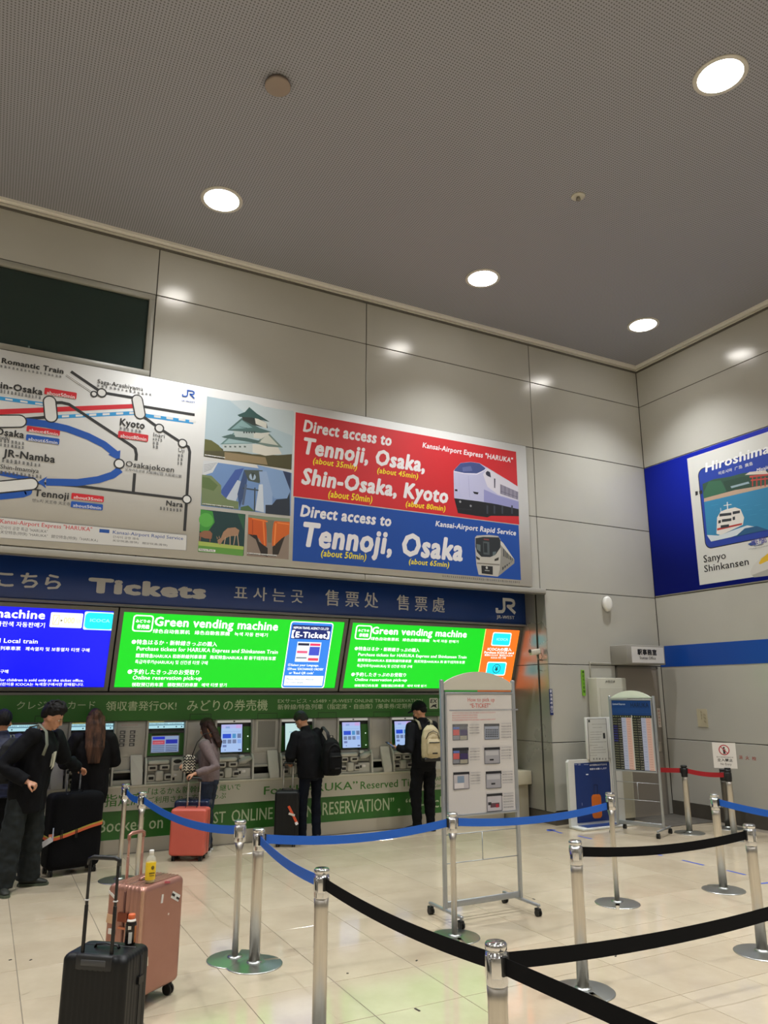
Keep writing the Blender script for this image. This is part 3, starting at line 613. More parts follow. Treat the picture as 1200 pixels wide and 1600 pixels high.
p.text('Hiroshima', 652, 522, 1190, 360, 445, '#e4e4e4', .03, .12); p.text('히로시마  广岛  廣島', 762, 548, 1050, 472, 518, '#dcdcdc', .02); p.text('Miyajima', 1080, 520, 1215, 478, 492, '#e8e8e8', .02, .2)
p.text('Sanyo', 640, 1275, 825, 1240, 1215, '#26262a', .012); p.text('Shinkansen', 645, 1355, 1015, 1288, 1298, '#26262a', .012)
p.poly([(568, 682), (590, 680), (590, 710), (570, 718)], '#26262a'); p.poly([(600, 678), (625, 672), (628, 700), (604, 706)], '#26262a')
p.disc(1085, 1105, .10, '#7f93c0', .05); p.disc(1085, 1105, .085, '#cfcfc9', .04); p.text('AMIE MERS', 1035, 1130, 1165, 1110, 1085, '#5a4f9a', .03); p.poly([(1005, 1120), (1060, 1095), (1080, 1125), (1030, 1135)], '#2e4f8f'); p.greek(1060, 1142, 1140, 1130, 1130, '#555566', 8); p.greek(1015, 1168, 1200, 1148, 1160, '#777777', 14)
p.poly([(1028, 1350), (1050, 1300), (1100, 1250), (1173, 1190), (1400, 1080), (1400, 1330), (1173, 1385), (1060, 1398), (1035, 1380)], '#c9c7c0'); p.poly([(1040, 1380), (1173, 1330), (1400, 1260), (1400, 1335), (1173, 1385), (1060, 1398)], '#a7a59e'); p.poly([(1098, 1280), (1120, 1240), (1173, 1200), (1300, 1150), (1290, 1190), (1173, 1260), (1110, 1290)], '#d9b02a')
p.build('print', hp, 'white sheet with a ferry, a red gate and a bullet train nose')

# ================================================================== BLUE FASCIA AND LIT SIGNS IN THE RECESS
YF = .48
fa = thing('sign_fascia', 'deep blue band lettered Tickets in several scripts above the lit signs', 'sign', (-7.5, YF, 2.92))
def local_build(b, name, t, label=None):
    o = b.build(name, t, label=label); o.matrix_parent_inverse = MX.LocRotScale(t.location, t.rotation_euler, None).inverted(); return o
b = MB(); b.box((-14.3, YF, 2.93), (XR-.004, YF+.08, 3.435), noisy('blue_fascia', '#12357a', '#143a80', 2, (.3, .4)), bev=.003, seg=1); local_build(b, 'board', fa)
b = MB(); b.box((-14.3, YF-.02, 2.905), (XR-.004, YF+.09, 2.93), M('#77767a', .4)); local_build(b, 'lower_rail', fa)
plf = Plane((0, YF-.001, 0), (1, 0, 0), (0, 0, 1)); p = Print(plf, rough=.4); LG = '#c2c2c4'; p.crop(0, 860, 2.143)
p.text('こちら', -12, 120, 203, 130, 68, LG, .03); p.text('Tickets', 293, 138, 690, 158, 90, LG, .07); p.text('표 사 는 곳', 783, 164, 1015, 172, 117, LG, .012)
p.crop(0, 0, 1); p.text('售 票 处', 508, 946, 591, 951, 921, LG, .015); p.text('售 票 處', 620, 953, 695, 958, 929, LG, .015)
a = p.q(774, 958); c = p.q(805, 936); jr(p, a[0], a[1], c[0], c[1], '#d4d4d6', .2); p.crop(0, 0, 1); p.text('JR-WEST', 776, 966, 804, 967, 961, '#d4d4d6', .02)
p.build('lettering', fa)
# tilted lit signs
T0 = V((0, .925, 1.893)); T1 = V((0, .567, 2.897)); uy = (T1-T0).normalized(); HL = (T1-T0).length
plt = Plane(T0, (1, 0, 0), uy)
def lit_sign(label, x0, x1, col, draw, side=None):
    t = thing('lit_sign', label, 'sign', ((x0+x1)/2, .925, 1.885), 0, 'lit signs over the ticket machines')
    b = MB(); m = M('#6f6f6b', .4, .3); e = .05
    for A in ((x0, 0, x1, e), (x0, HL-e, x1, HL), (x0, e, x0+e, HL-e), (x1-e, e, x1, HL-e)): pbox(b, plt, *A, -.10, .012, m)
    pbox(b, plt, x0+e, e, x1-e, HL-e, -.10, -.02, M('#2b2b2b')); local_build(b, 'frame', t)
    b = MB(); pbox(b, plt, x0+e, e, x1-e, HL-e, -.015, -.002, col); local_build(b, 'screen', t)
    p = Print(plt, h0=-.0015, emit=LED*1.25, rough=.5); draw(p); p.build('screen_image', t); return t
GR = M((8, 205, 30), .4, emit=LED); BL = M((6, 14, 232), .4, emit=LED)
WT = '#ffffff'
def icon(p, x0, y0, x1, y1):
    p.rrect(x0, y0, x1, y1, .04, WT); p.rrect(x0+6, y0+6, x1-6, y1-6, .03, GR)
    p.text('みどりの', x0+9, (y0+y1)/2-4, x1-9, (y0+y1)/2-4, y0+(y1-y0)*.26, WT, .03); p.text('券売機', x0+14, y1-(y1-y0)*.2, x1-14, y1-(y1-y0)*.2, (y0+y1)/2+4, WT, .03)
def green1(p):
    p.crop(180, 930, 3.158); icon(p, 92, 96, 182, 182)
    p.text('Green vending machine', 192, 150, 803, 165, 105, WT, .03)
    p.text('绿色自动售票机   綠色自動售票機   녹색 자동 판매기', 185, 187, 752, 200, 166, WT, .015)
    p.text('●特急はるか・新幹線きっぷの購入', 80, 242, 502, 250, 217, WT, .02)
    p.text('Purchase tickets for HARUKA Express and Shinkansen Train', 105, 272, 802, 287, 252, WT, .02)
    p.text('購買特急HARUKA 和新幹線列車車票   购买特急HARUKA 和 新干线列车车票', 100, 306, 792, 316, 287, WT, .015)
    p.text('특급하루카(HARUKA) 및 신칸센 티켓 구매', 97, 336, 455, 342, 318, WT, .012)
    p.text('●予約したきっぷのお受取り', 60, 390, 413, 394, 364, WT, .02); p.text('Online reservation pick-up', 85, 416, 425, 422, 396, WT, .02)
    p.text('领取预订的车票   領取預訂的車票   예약 티켓 받기', 80, 451, 548, 453, 431, WT, .015)
    a, c = p.q(868, 128), p.q(1072, 460); x0, x1, y0, y1 = a[0], c[0]+.0, c[1], a[1]; W, H = x1-x0, y1-y0
    x1 = x0+.64; W = .64
    p.local(); p.rrect(x0, y0, x1, y1, .04, '#ffffff'); p.rrect(x0+.012, y0+.012, x1-.012, y1-.012, .035, '#2a72c8')
    q = lambda u, v: (x0+u*W, y0+v*H)
    p.quad(*q(.05, .74), *q(.95, .95), '#10205c'); p.text('NIPPON TRAVEL AGENCY CO.,LTD', *q(.08, .89), *q(.9, .89), q(0, .925)[1], WT, .02); p.text('【E-Ticket】', *q(.06, .765), *q(.94, .765), q(0, .87)[1], WT, .04)
    p.quad(*q(.22, .40), *q(.78, .70), '#c9d2dc'); p.quad(*q(.24, .645), *q(.5, .68), '#1c2038'); p.quad(*q(.52, .645), *q(.76, .68), '#d0305a')
    p.quad(*q(.24, .53), *q(.48, .565), '#c85070'); p.quad(*q(.52, .50), *q(.76, .63), '#3a48b0'); p.quad(*q(.24, .45), *q(.48, .47), '#6a7078'); p.quad(*q(.52, .42), *q(.76, .46), '#c83a50')
    p.text('①Select your Language.', *q(.08, .335), *q(.80, .335), q(0, .372)[1], WT, .015); p.text("②Press 'EXCHANGE ORDER'", *q(.08, .275), *q(.92, .275), q(0, .312)[1], WT, .015); p.text("or 'Read QR code'", *q(.13, .215), *q(.70, .215), q(0, .252)[1], WT, .015)
    p.quad(*q(.05, .04), *q(.95, .19), '#dfe7ef'); p.text('Please check our website', *q(.1, .125), *q(.72, .125), q(0, .155)[1], '#33414f', 0); p.text('for more details.', *q(.1, .075), *q(.5, .075), q(0, .105)[1], '#33414f', 0)
def green2(p):
    p.crop(540, 900, 3.75); icon(p, 64, 287, 146, 374)
    p.text('Green vending machine', 152, 338, 709, 355, 296, WT, .03)
    p.text('绿色自动售票机   綠色自動售票機   녹색 자동 판매기', 147, 376, 660, 392, 357, WT, .015)
    p.text('●特急はるか・新幹線きっぷの購入', 52, 436, 432, 446, 412, WT, .02)
    p.text('Purchase tickets for HARUKA Express and Shinkansen Train', 73, 468, 707, 488, 450, WT, .02)
    p.text('購買特急HARUKA 和新幹線列車車票   购买特急HARUKA 和 新干线列车车票', 70, 500, 697, 517, 483, WT, .015)
    p.text('특급하루카(HARUKA) 및 신칸센 티켓 구매', 66, 533, 388, 540, 516, WT, .012)
    p.text('●予約したきっぷのお受取り', 32, 588, 352, 594, 564, WT, .02); p.text('Online reservation pick-up', 53, 615, 358, 624, 598, WT, .02)
    p.text('领取预订的车票   領取預訂的車票   예약 티켓 받기', 50, 650, 470, 658, 634, WT, .015)
    a = p.q(826, 300)[0]; c = -2.395-.052; p.local(); p.quad(a, .052, c, HL-.052, '#f2661c'); p.quad(a-.012, .052, a, HL-.052, '#d8e070'); w = c-a
    p.rrect(a+w*.22, HL-.32, a+w*.78, HL-.10, .03, '#e8ffff'); p.rrect(a+w*.24, HL-.305, a+w*.76, HL-.115, .03, '#18c6d8'); p.text('ICOCA', a+w*.36, HL-.23, a+w*.70, HL-.23, HL-.19, '#9ff0f6', .02)
    p.text('ICOCAの購入', a+w*.14, HL-.395, a+w*.86, HL-.395, HL-.345, WT, .025); p.text('Purchase ICOCA card', a+w*.06, HL-.445, a+w*.94, HL-.445, HL-.41, WT, .025); p.text('購買ICOCA卡  购买ICOCA卡', a+w*.08, HL-.485, a+w*.92, HL-.485, HL-.455, WT, .015); p.text('ICOCA 카드 구매', a+w*.28, HL-.525, a+w*.72, HL-.525, HL-.495, WT, .015)
    p.rrect(a+w*.2, HL-.80, a+w*.78, HL-.58, .03, '#e8ffff'); p.rrect(a+w*.22, HL-.785, a+w*.76, HL-.595, .03, '#18c6d8'); x = a+w*.5; p.disc(x, HL-.69, .075, '#10202c'); p.disc(x, HL-.69, .066, '#18c6d8'); p.text('¥', x-.03, HL-.73, x+.03, HL-.73, HL-.65, '#10202c', .03)
    p.text('チャージ', a+w*.25, HL-.88, a+w*.75, HL-.88, HL-.83, WT, .025)
def blue1(p):
    p.crop(0, 820, 5); text_r(p, 'Blue vending machine', 350, 737, 672, 1.12, WT, .03); text_r(p, '藍色自動售票機   蓝色自动售票机   파란색 자동판매기', 348, 802, 765, 1.0, WT, .015)
    a, c = p.q(400, 683), p.q(630, 808); d, e = p.q(645, 680), p.q(885, 832)
    p.local(); x0, y0, x1, y1 = a[0], c[1], a[0]+.36, a[1]; p.rrect(x0, y0, x1, y1, .015, '#e9e6d2'); p.rrect(x0+.03, y0+.03, x0+.1, y1-.03, .01, '#b9ac72'); p.rrect(x0+.036, y0+.036, x0+.094, y1-.036, .01, '#e9e6d2'); p.line([(x0+.045, y0+.045), (x0+.085, y1-.045)], .006, '#b9ac72'); p.poly([(x0+.115, y0+.07), (x0+.115, y0+.10), (x0+.14, y0+.085)], '#5a5230')
    p.text('000', x0+.15, y0+.055, x0+.27, y0+.055, y1-.055, '#c8bd86', .01); p.text('円区間', x0+.285, y0+.06, x0+.34, y0+.06, y1-.08, '#c8bd86', 0)
    x0 = a[0]+.375; x1 = x0+.36; y0 = y0-.015; y1 = y0+.225; p.rrect(x0, y0, x1, y1, .02, '#c8ffff'); p.rrect(x0+.012, y0+.012, x1-.012, y1-.012, .05, '#12c8e6'); p.text('ICOCA', x0+.07, y0+.10, x1-.06, y0+.10, y0+.14, '#86e6f2', .03)
    p.crop(0, 820, 5); text_r(p, 'Rapid and Local train', 293, 928, 895, 1.1, WT, .02); text_r(p, '快速及普通列車車票   쾌속열차 및 보통열차 티켓 구매', 697, 992, 965, 1.05, WT, .015); text_r(p, 'ICOCA 구매', 63, 1158, 1132, 1.0, WT, .015)
    text_r(p, '*ICOCA for children is sold only at the ticket office.', 652, 1226, 1205, 1.1, WT, .015); text_r(p, '어린이용 ICOCA는 녹색창구에서만 판매됩니다.', 652, 1258, 1236, 1.1, WT, .01)
lit_sign('bright blue lit sign for the blue vending machines, beside the big ticket lettering start', -11.66, -8.605, BL, blue1)
lit_sign('bright green lit sign with a small blue E-Ticket poster on it', -8.585, -5.48, GR, green1)
lit_sign('bright green lit sign ending in an orange card section', -5.455, -2.395, GR, green2)

# ================================================================== COUNTER WITH TICKET MACHINES
ct = thing('ticket_counter', 'long cream and green lettered counter under the row of ticket machines', 'counter', (-7.5, .84, 0))
CRM = M('#c4c2b4', .4); GRN = noisy('green_laminate', '#2f6a26', '#33702a', 2, (.3, .4)); CX1 = -2.66
b = MB(); b.box((-14.3, .845, .745), (CX1, 1.39, .772), M('#d2cfc0', .35), bev=.008); local_build(b, 'ledge', ct)
b = MB(); b.box((-14.3, .86, .485), (CX1, 1.39, .745), CRM); local_build(b, 'upper_panel', ct)
b = MB(); b.box((-14.3, .88, .16), (CX1-.02, 1.39, .485), GRN); local_build(b, 'lower_panel', ct)
b = MB(); b.box((-14.3, .86, 0), (CX1-.02, 1.39, .16), M('#b5ad9c', .5)); local_build(b, 'kick_board', ct)
plc = Plane((0, .859, 0), (1, 0, 0), (0, 0, 1)); plg = Plane((0, .879, 0), (1, 0, 0), (0, 0, 1))
p = Print(plc, rough=.4); GT = '#3c7a2c'; p.crop(180, 1080, 3.529)
p.text('指定席', -60, 640, 150, 620, 570, GT, .02); p.text('「はるか＆新幹線乗り継いで', 180, 575, 690, 553, 535, GT, .01); p.text('ご利用される方もきっぷ', 180, 620, 610, 598, 583, GT, .01)
p.crop(420, 1060, 4); p.text('For “HARUKA”', -32, 727, 555, 698, 676, GT, .015); p.text('Reserved Ticket', 573, 692, 985, 668, 645, GT, .015)
p.crop(480, 1080, 5); p.text('HARUKA&', 990, 700, 1130, 695, 668, GT, .01); p.text('Combination', 985, 752, 1180, 745, 722, GT, .01)
p.build('lettering', ct, 'green lettering on the cream panel')
p = Print(plg, rough=.4); LGN = '#b9c9a4'; p.crop(180, 1080, 3.529)
p.text('Booked on “JR-WEST ONLINE TRAIN RESERVATION” , “E5489 ticket”', -95, 768, 1860, 640, 708, LGN, .01) if False else None
p.text('Booked on', -95, 782, 262, 750, 712, LGN, .012); p.text('“JR-WEST', 330, 745, 607, 722, 682, LGN, .012); p.text('ONLINE', 640, 722, 868, 700, 655, LGN, .012)
p.crop(420, 1060, 4); p.text('TRAIN', 60, 880, 285, 862, 808, LGN, .012); p.text('RESERVATION”', 335, 855, 783, 822, 775, LGN, .012); p.text(', “E-ticket”', 806, 825, 1220, 795, 755, LGN, .012)
p.build('lettering', ct, 'pale green lettering on the green panel')
# green header band over the machines
hd = thing('header_band', 'dark green band lettered in Japanese between the lit signs and the machines', 'sign', (-7.5, .9, 1.53))
b = MB(); b.box((-14.3, .90, 1.532), (-2.7, .99, 1.845), GRN); local_build(b, 'board', hd)
b = MB(); b.box((-14.3, .885, 1.845), (XR-.01, .99, 1.875), M('#6a6a66', .4)); local_build(b, 'upper_rail', hd)
b = MB(); b.box((-2.69, .93, 0), (XR-.01, 1.39, 1.84), M('#a9a8a2', .4)); struct(b.build('trim_5'))
plhd = Plane((0, .899, 0), (1, 0, 0), (0, 0, 1)); p = Print(plhd, rough=.4); p.crop(0, 1080, 3.529)
p.text('クレジットカード', 90, 102, 522, 100, 56, LGN, .006); p.text('領収書発行OK!', 582, 104, 972, 102, 55, LGN, .012)
p.crop(180, 1080, 3.529); p.text('みどりの券売機', 395, 112, 840, 108, 47, LGN, .015); p.text('EXサービス・e5489・JR-WEST ONLINE TRAIN RESERVATION', 897, 64, 1694, 60, 42, LGN, .008)
p.text('新幹線/特急列車（指定席・自由席）/乗車券/定期券', 895, 103, 1640, 102, 72, LGN, .012)
p.crop(420, 1060, 4); p.rrect(1003, 123, 1058, 190, .015, '#c9cfc0'); p.text('EX', 1008, 153, 1053, 153, 130, '#20242a', .03, .2); p.poly([(1008, 185), (1025, 165), (1050, 160), (1045, 172), (1052, 185), (1030, 176)], '#20242a'); p.rrect(1064, 123, 1120, 190, .015, '#c9cfc0'); p.disc(1085, 158, .03, '#2b3f80', .025)
p.build('lettering', hd)
p = Print(plhd, rough=.5); p.local()   # thin black outline frames around the machine dividers
for xa in (-9.42, -7.59, -6.68, -5.80, -4.93, -4.06):
    w_ = .30
    for A in ((xa+.02, 1.60, xa+w_, 1.606), (xa+.02, 1.53, xa+.026, 1.606), (xa+w_-.006, 1.53, xa+w_, 1.606)): p.quad(*A, '#1c2a18')
p.build('outline', hd)

def module(b, x, y, z, w, h, slot, tilt=0):
    """moulded coin / note unit with a dark slot"""
    b.box((x, y, z), (x+w, y+.10, z+h), M('#bfbeb6', .35), bev=min(w, h)*.25, seg=3)
    if slot: b.box((x+w*.2, y-.004, z+h*.3), (x+w*.8, y+.03, z+h*.72), BLACKP)
def machine(x0, x1, kind, label, n):
    t = thing('ticket_machine', label, 'machine', ((x0+x1)/2, .93, .772), 0, 'ticket machines along the counter'); w = x1-x0
    b = MB(); b.box((x0, 1.0, .772), (x1, 1.38, 1.53), MACHD); b.box((x0, .92, 1.085), (x0+.028, 1.0, 1.53), MACH, bev=.006); b.box((x1-.028, .92, 1.085), (x1, 1.0, 1.53), MACH, bev=.006); local_build(b, 'body', t)
    pm = Plane((0, .985, 1.10), (1, 0, 0), V((0, .0, .43)).normalized()) if False else Plane((0, .962, 1.10), (1, 0, 0), (0, .04, .42))
    a0, a1 = x0+.028, x1-.028
    b = MB(); pbox(b, pm, a0, 0, a1, .335 if kind == 'new' else .27, -.02, 0, GRN); local_build(b, 'green_panel', t)
    b = MB(); pbox(b, pm, a0, .335 if kind == 'new' else .27, a1, .43, -.02, 0, BLACKP); local_build(b, 'black_header', t)
    if kind == 'new':
        b = MB(); pbox(b, pm, a0+.01, .385, a1-.01, .415, 0, .03, M('#d9d5c8', .4, emit=.55)); pbox(b, pm, (a0+a1)/2-.012, .392, (a0+a1)/2+.012, .408, .03, .034, BLACKP); local_build(b, 'lamp_bar', t)
        s0, s1 = x0+.10, x0+.10+.285
        b = MB(); pbox(b, pm, s0-.01, .005, s1+.012, .372, .0, .012, BLACKP); local_build(b, 'screen_bezel', t)
        p = Print(pm, h0=.0125, emit=.95, rough=.3); p.local(); W = s1-s0; q = lambda u, v: (s0+u*W, .012+v*.35)
        p.quad(*q(0, 0), *q(1, 1), '#a8c4f0'); 
        if n != 'plain':
            p.quad(*q(0, .86), *q(1, 1), '#b4b8ee'); p.quad(*q(.70, .86), *q(.95, .99), '#c8a8e0'); p.quad(*q(.2, .86), *q(.4, .93), '#8aa4d8'); p.quad(*q(.06, .73), *q(.9, .742), '#8fa8d8')
            p.quad(*q(.07, .50), *q(.47, .66), '#2a50d0'); p.quad(*q(.53, .50), *q(.70, .66), '#4a90c8'); p.quad(*q(.77, .50), *q(.95, .66), '#6878a0')
            for k in range(4): p.quad(*q(.07+k*.235, .31), *q(.25+k*.235, .45), '#7080a4' if k < 3 else '#86a8e8')
            p.quad(*q(.08, .18), *q(.26, .26), '#6c7cb0'); p.quad(*q(.82, .05), *q(.96, .10), '#505c88'); p.disc(*q(.2, .08), .008, '#6c7cb0')
        else: p.quad(*q(0, 0), *q(1, 1), '#c4e4e2'); p.quad(*q(.2, .66), *q(.6, .68), '#7aa8c8'); p.quad(*q(.1, .4), *q(.5, .41), '#9cc4d4')
        p.build('screen', t)
        b = MB(); pbox(b, pm, x1-.075, .20, x1-.06, .215, 0, .004, M('#e8ffe8', .4, emit=1)); pbox(b, pm, x1-.075, .035, x1-.06, .05, 0, .004, M('#e8ffe8', .4, emit=1)); local_build(b, 'indicator_lamp', t)
    else:
        b = MB(); pbox(b, pm, a0, .275, a1, .30, 0, .01, M('#4a4c50', .4)); pbox(b, pm, a0+.03, .295, a1-.03, .315, .01, .02, M('#2a2c30', .4)); local_build(b, 'header_trim', t)
        p = Print(pm, h0=.003, emit=.9, rough=.3); p.local(); q = lambda u, v: (a0+u*(a1-a0), .325+v*.095)
        p.quad(*q(.01, .05), *q(.99, .82), '#b4e4ee'); p.quad(*q(.01, .45), *q(.99, .56), '#4a7890')
        for u in (.28, .44, .78, .93): p.disc(*q(u, .25), .009, '#2c4860')
        p.greek(*q(.03, .60), *q(.55, .60), q(0, .76)[1], '#35607c', 14); p.greek(*q(.6, .60), *q(.95, .60), q(0, .74)[1], '#35607c', 8); p.greek(*q(.03, .86), *q(.45, .86), q(0, .98)[1], '#e8e070', 12); p.build('header_display', t)
        s0, s1 = x0+.085, x1-.095
        b = MB(); pbox(b, pm, s0-.012, .03, s1+.012, .245, 0, .01, M('#8c9296', .35)); pbox(b, pm, s0, .246, s1, .262, 0, .008, BLACKP); local_build(b, 'screen_bezel', t)
        p = Print(pm, h0=.0105, emit=.85, rough=.3); p.local(); W = s1-s0; q = lambda u, v: (s0+u*W, .04+v*.195)
        p.quad(*q(0, 0), *q(1, 1), '#8ca0c4'); p.quad(*q(.03, .80), *q(.48, .97), '#2030c0'); p.quad(*q(.03, .48), *q(.48, .74), '#b84a5c'); p.quad(*q(.52, .52), *q(.96, .78), '#2430a8')
        for k in range(4): p.quad(*q(.03, .05+k*.11), *q(.48, .10+k*.11), '#54607c'); p.quad(*q(.52, .05+k*.11), *q(.96, .10+k*.11), '#4a5474' if k > 1 else '#34406a')
        p.greek(*q(.07, .56), *q(.44, .56), q(0, .64)[1], '#e8a0a8', 8); p.build('screen', t)
    # console with cheeks and slots
    b = MB(); pts = [(.84, .772), (.86, 1.02), (.90, 1.075), (.97, 1.10), (1.0, 1.10), (1.0, .772)]
    for xx in (x0+.008, x1-.03): b.prism([(xx, y, z) for y, z in pts], (.022, 0, 0), M('#cfcfc9', .35))
    local_build(b, 'console_cheek', t)
    b = MB(); b.prism([(x0+.03, y, z) for y, z in ((.93, .772), (.945, .98), (.965, 1.085), (1.0, 1.085), (1.0, .772))], (w-.06, 0, 0), M('#9b9b96', .4)); local_build(b, 'console', t)
    b = MB(); b.box((x0+.035, .88, .775), (x1-.035, .94, .80), M('#bfbfb8', .4), bev=.008)
    module(b, x0+.04, .875, .925, .12, .07, True); module(b, x0+.19, .87, .93, .12, .065, True)
    module(b, x0+.04, .88, .80, .10, .08, True); module(b, x0+.14, .855, .80, .10, .125, False); module(b, x0+.25, .88, .805, .10, .08, True)
    b.box((x0+.04, .86, 1.0), (x0+.30, .95, 1.05), M('#c4c4bc', .35), bev=.02, seg=3)
    local_build(b, 'coin_unit', t)
    b = MB()
    if kind == 'new':
        b.loft([(x1-.20, .90, .99), (x1-.13, .88, 1.01), (x1-.05, .89, 1.035)], [(.05, .03), (.06, .045), (.045, .03)], M('#b9b9b2', .35), 14); b.box((x1-.26, .88, .93), (x1-.045, .95, 1.0), M('#84847f', .4), bev=.02); b.box((x1-.20, .872, 1.03), (x1-.13, .93, 1.075), M('#d0d0c8', .35), bev=.015)
        b.box((x1-.22, .885, .79), (x1-.04, .94, .91), M('#bfbfb8', .4), bev=.012); b.box((x1-.20, .88, .84), (x1-.175, .9, .875), BLACKP); b.box((x1-.16, .878, .85), (x1-.11, .9, .885), M('#e4e4e4', .3), bev=.008)
        b.box((x1-.19, .955, 1.085), (x1-.04, .975, 1.10), BLACKP)
    else:
        b.box((x1-.185, .87, .785), (x1-.04, .95, 1.075), M('#c4c4bc', .35), bev=.015); b.ball((x1-.112, .872, 1.03), (.055, .012, .025), BLACKP); b.box((x1-.16, .862, .92), (x1-.09, .88, .985), M('#8a8c88', .3), bev=.008)
        b.box((x1-.075, .862, .92), (x1-.045, .88, .97), BLACKP); b.box((x1-.165, .862, .805), (x1-.14, .88, .84), BLACKP); b.box((x1-.15, .862, .85), (x1-.11, .88, .88), M('#dddddd', .3), bev=.006)
    local_build(b, 'card_unit', t)
    return t
def divider(x0, x1, label, kind='plain'):
    t = thing('divider_panel', label, 'panel', ((x0+x1)/2, .93, .772), 0, 'grey panels between the ticket machines'); w = x1-x0
    b = MB(); b.box((x0+.003, .935, 1.10), (x1-.003, 1.37, 1.528), GREYM, bev=.004, seg=1); b.box((x0+.003, .945, .93), (x1-.003, 1.37, 1.10), GREYM); b.box((x0+.003, .90, .772), (x1-.003, .95, .83), MACH, bev=.004); b.box((x0+.003, 1.05, .83), (x1-.003, 1.37, .93), BLACKP); b.box((x0+.003, .90, .915), (x1-.003, .97, .945), MACH, bev=.008); local_build(b, 'body', t)
    b = MB(); b.prism([(x1-.14, .84, .772), (x1-.16, .84, .86), (x1-.17, .92, 1.12), (x1-.03, .92, 1.12), (x1-.02, .84, .86), (x1-.02, .84, .772)], (0, .03, 0), M('#d3d3cd', .3)); local_build(b, 'chute', t)
    if kind == 'framed':
        b = MB(); b.box((x0+.055, .928, 1.16), (x1-.06, .936, 1.50), M('#8b8b87', .5)); b.box((x0+.03, .932, 1.13), (x1-.03, .937, 1.52), M('#c2c2bc', .4)); local_build(b, 'grey_sheet', t)
    if kind == 'notice':
        pn = Plane((0, .934, 0), (1, 0, 0), (0, 0, 1)); p = Print(pn); p.local(); p.greek(x0+.06, 1.475, x1-.10, 1.475, 1.485, '#b0706c', 16); p.greek(x0+.03, 1.445, x1-.06, 1.445, 1.455, '#9a9a96', 20)
        for k in range(4):
            for j in range(2):
                xa = x0+.045+j*.12; za = 1.375-k*.05; p.quad(xa, za, xa+.065, za+.04, '#55565a'); p.quad(xa+.012, za+.008, xa+.045, za+.028, '#a9a9a6'); p.greek(xa+.07, za+.02, xa+.10, za+.02, za+.026, '#88888a', 3)
        p.build('notice_print', t)
    return t
machine(-10.72, -10.18, 'old', 'ticket machine at the counter end outside the picture', 0); divider(-10.18, -9.87, 'grey panel left of the navy-jacketed man outside the picture')
machine(-9.87, -9.33, 'old', 'ticket machine hidden behind the man in the navy puffer jacket', 0); divider(-9.33, -9.01, 'grey divider panel with outline, just behind the head of the man with glasses')
machine(-9.01, -8.46, 'old', 'ticket machine the long-haired woman stands at', 0); divider(-8.46, -8.10, 'grey divider panel printed with eight tiny pictures', 'notice')
machine(-8.10, -7.585, 'old', 'ticket machine with a small blue screen under a long lit display, in clear view', 0); divider(-7.585, -7.225, 'grey divider panel behind the woman in the knitted top')
machine(-7.225, -6.69, 'new', 'ticket machine with a tall screen, right of the woman in the knitted top', 1); divider(-6.69, -6.33, 'grey divider panel with a darker grey sheet in its middle', 'framed')
machine(-6.33, -5.80, 'new', 'ticket machine with a plain pale screen, used by the bomber jacket man', 'plain'); divider(-5.80, -5.47, 'grey divider panel above the black backpack')
machine(-5.47, -4.93, 'new', 'ticket machine in full view with a tall screen, between the two men with backpacks', 1); divider(-4.93, -4.62, 'grey divider panel left of the man with the black cap')
machine(-4.62, -4.07, 'new', 'ticket machine used by the man in the black cap', 1); divider(-4.07, -3.80, 'grey divider panel behind the cream backpack')
machine(-3.80, -3.26, 'new', 'ticket machine mostly hidden by the E-ticket notice stand', 1); divider(-3.26, -2.70, 'grey divider panel behind the E-ticket notice stand')
# cream box at the counter end
b = MB(); b.box((-2.655, .50, .52), (-2.40, .925, .715), M('#c3bda8', .45), bev=.006); b.box((-2.64, .55, 0), (-2.44, .925, .52), M('#a09a88', .5)); o = b.build('counter_end_box'); tag(o, 'cream boxed counter end against the shiny recess wall', 'box')

# ================================================================== SMALL FITTINGS ON THE WALLS
def onp(u, v, z=0):
    d = ray(u, v); t = (z-CAM.z)/d.z; return CAM+d*t
def facerot(dx, dy): return math.atan2(-dx, dy)
t = thing('wall_router', 'white rounded wireless router box fixed high on the wall right of the ticket recess', 'router', (-1.13, 0, 3.28))
b = MB(); b.loft([(0, -.010, 0), (0, -.05, 0), (0, -.068, 0), (0, -.076, 0), (0, -.078, 0)], [(.088, .12), (.092, .125), (.083, .115), (.06, .09), (.02, .03)], M('#e6e5de', .35), 28, side=(1, 0, 0)); b.build('case', t)
b = MB(); b.box((-.05, -.014, -.08), (.05, -.001, .08), M('#8e8c85', .5)); b.build('bracket', t)
b = MB(); b.cyl((0, -.077, -.05), (0, -.073, -.05), .006, M('#8fa0b0', .4), seg=8); b.build('status_light', t)
t = thing('office_sign', 'grey box sign lettered Station Office in the wall corner', 'sign', (-.68, 0, 2.3))
b = MB(); b.box((-.43, -.36, .01), (.40, -.002, .31), M('#8f8c84', .4), bev=.01); b.build('housing', t)
b = MB(); b.box((-.33, -.366, .035), (.37, -.358, .285), M('#d6d4d0', .3)); b.build('panel_face', t)
pls = Plane((0, -.367, 0), (1, 0, 0), (0, 0, 1)); p = Print(pls); p.local(); p.text('駅事務室', -.89, 2.455, -.47, 2.455, 2.55, '#1c1c1c', .05); p.text('Station Office', -.85, 2.39, -.50, 2.39, 2.435, '#2a2a2a', .012); p.build('lettering', t)
o = None
b = MB(); W_ = M('#bdbab0', .4); b.tube([(-1.56, -.012, 2.11), (-1.56, -.012, 2.335), (-1.12, -.012, 2.335)], .009, W_, 8); b.box((-1.575, -.022, 2.32), (-1.545, -.002, 2.35), W_); tag(b.build('cable_conduit'), 'thin white conduit bending from the office sign down to the tall cabinet', 'conduit')
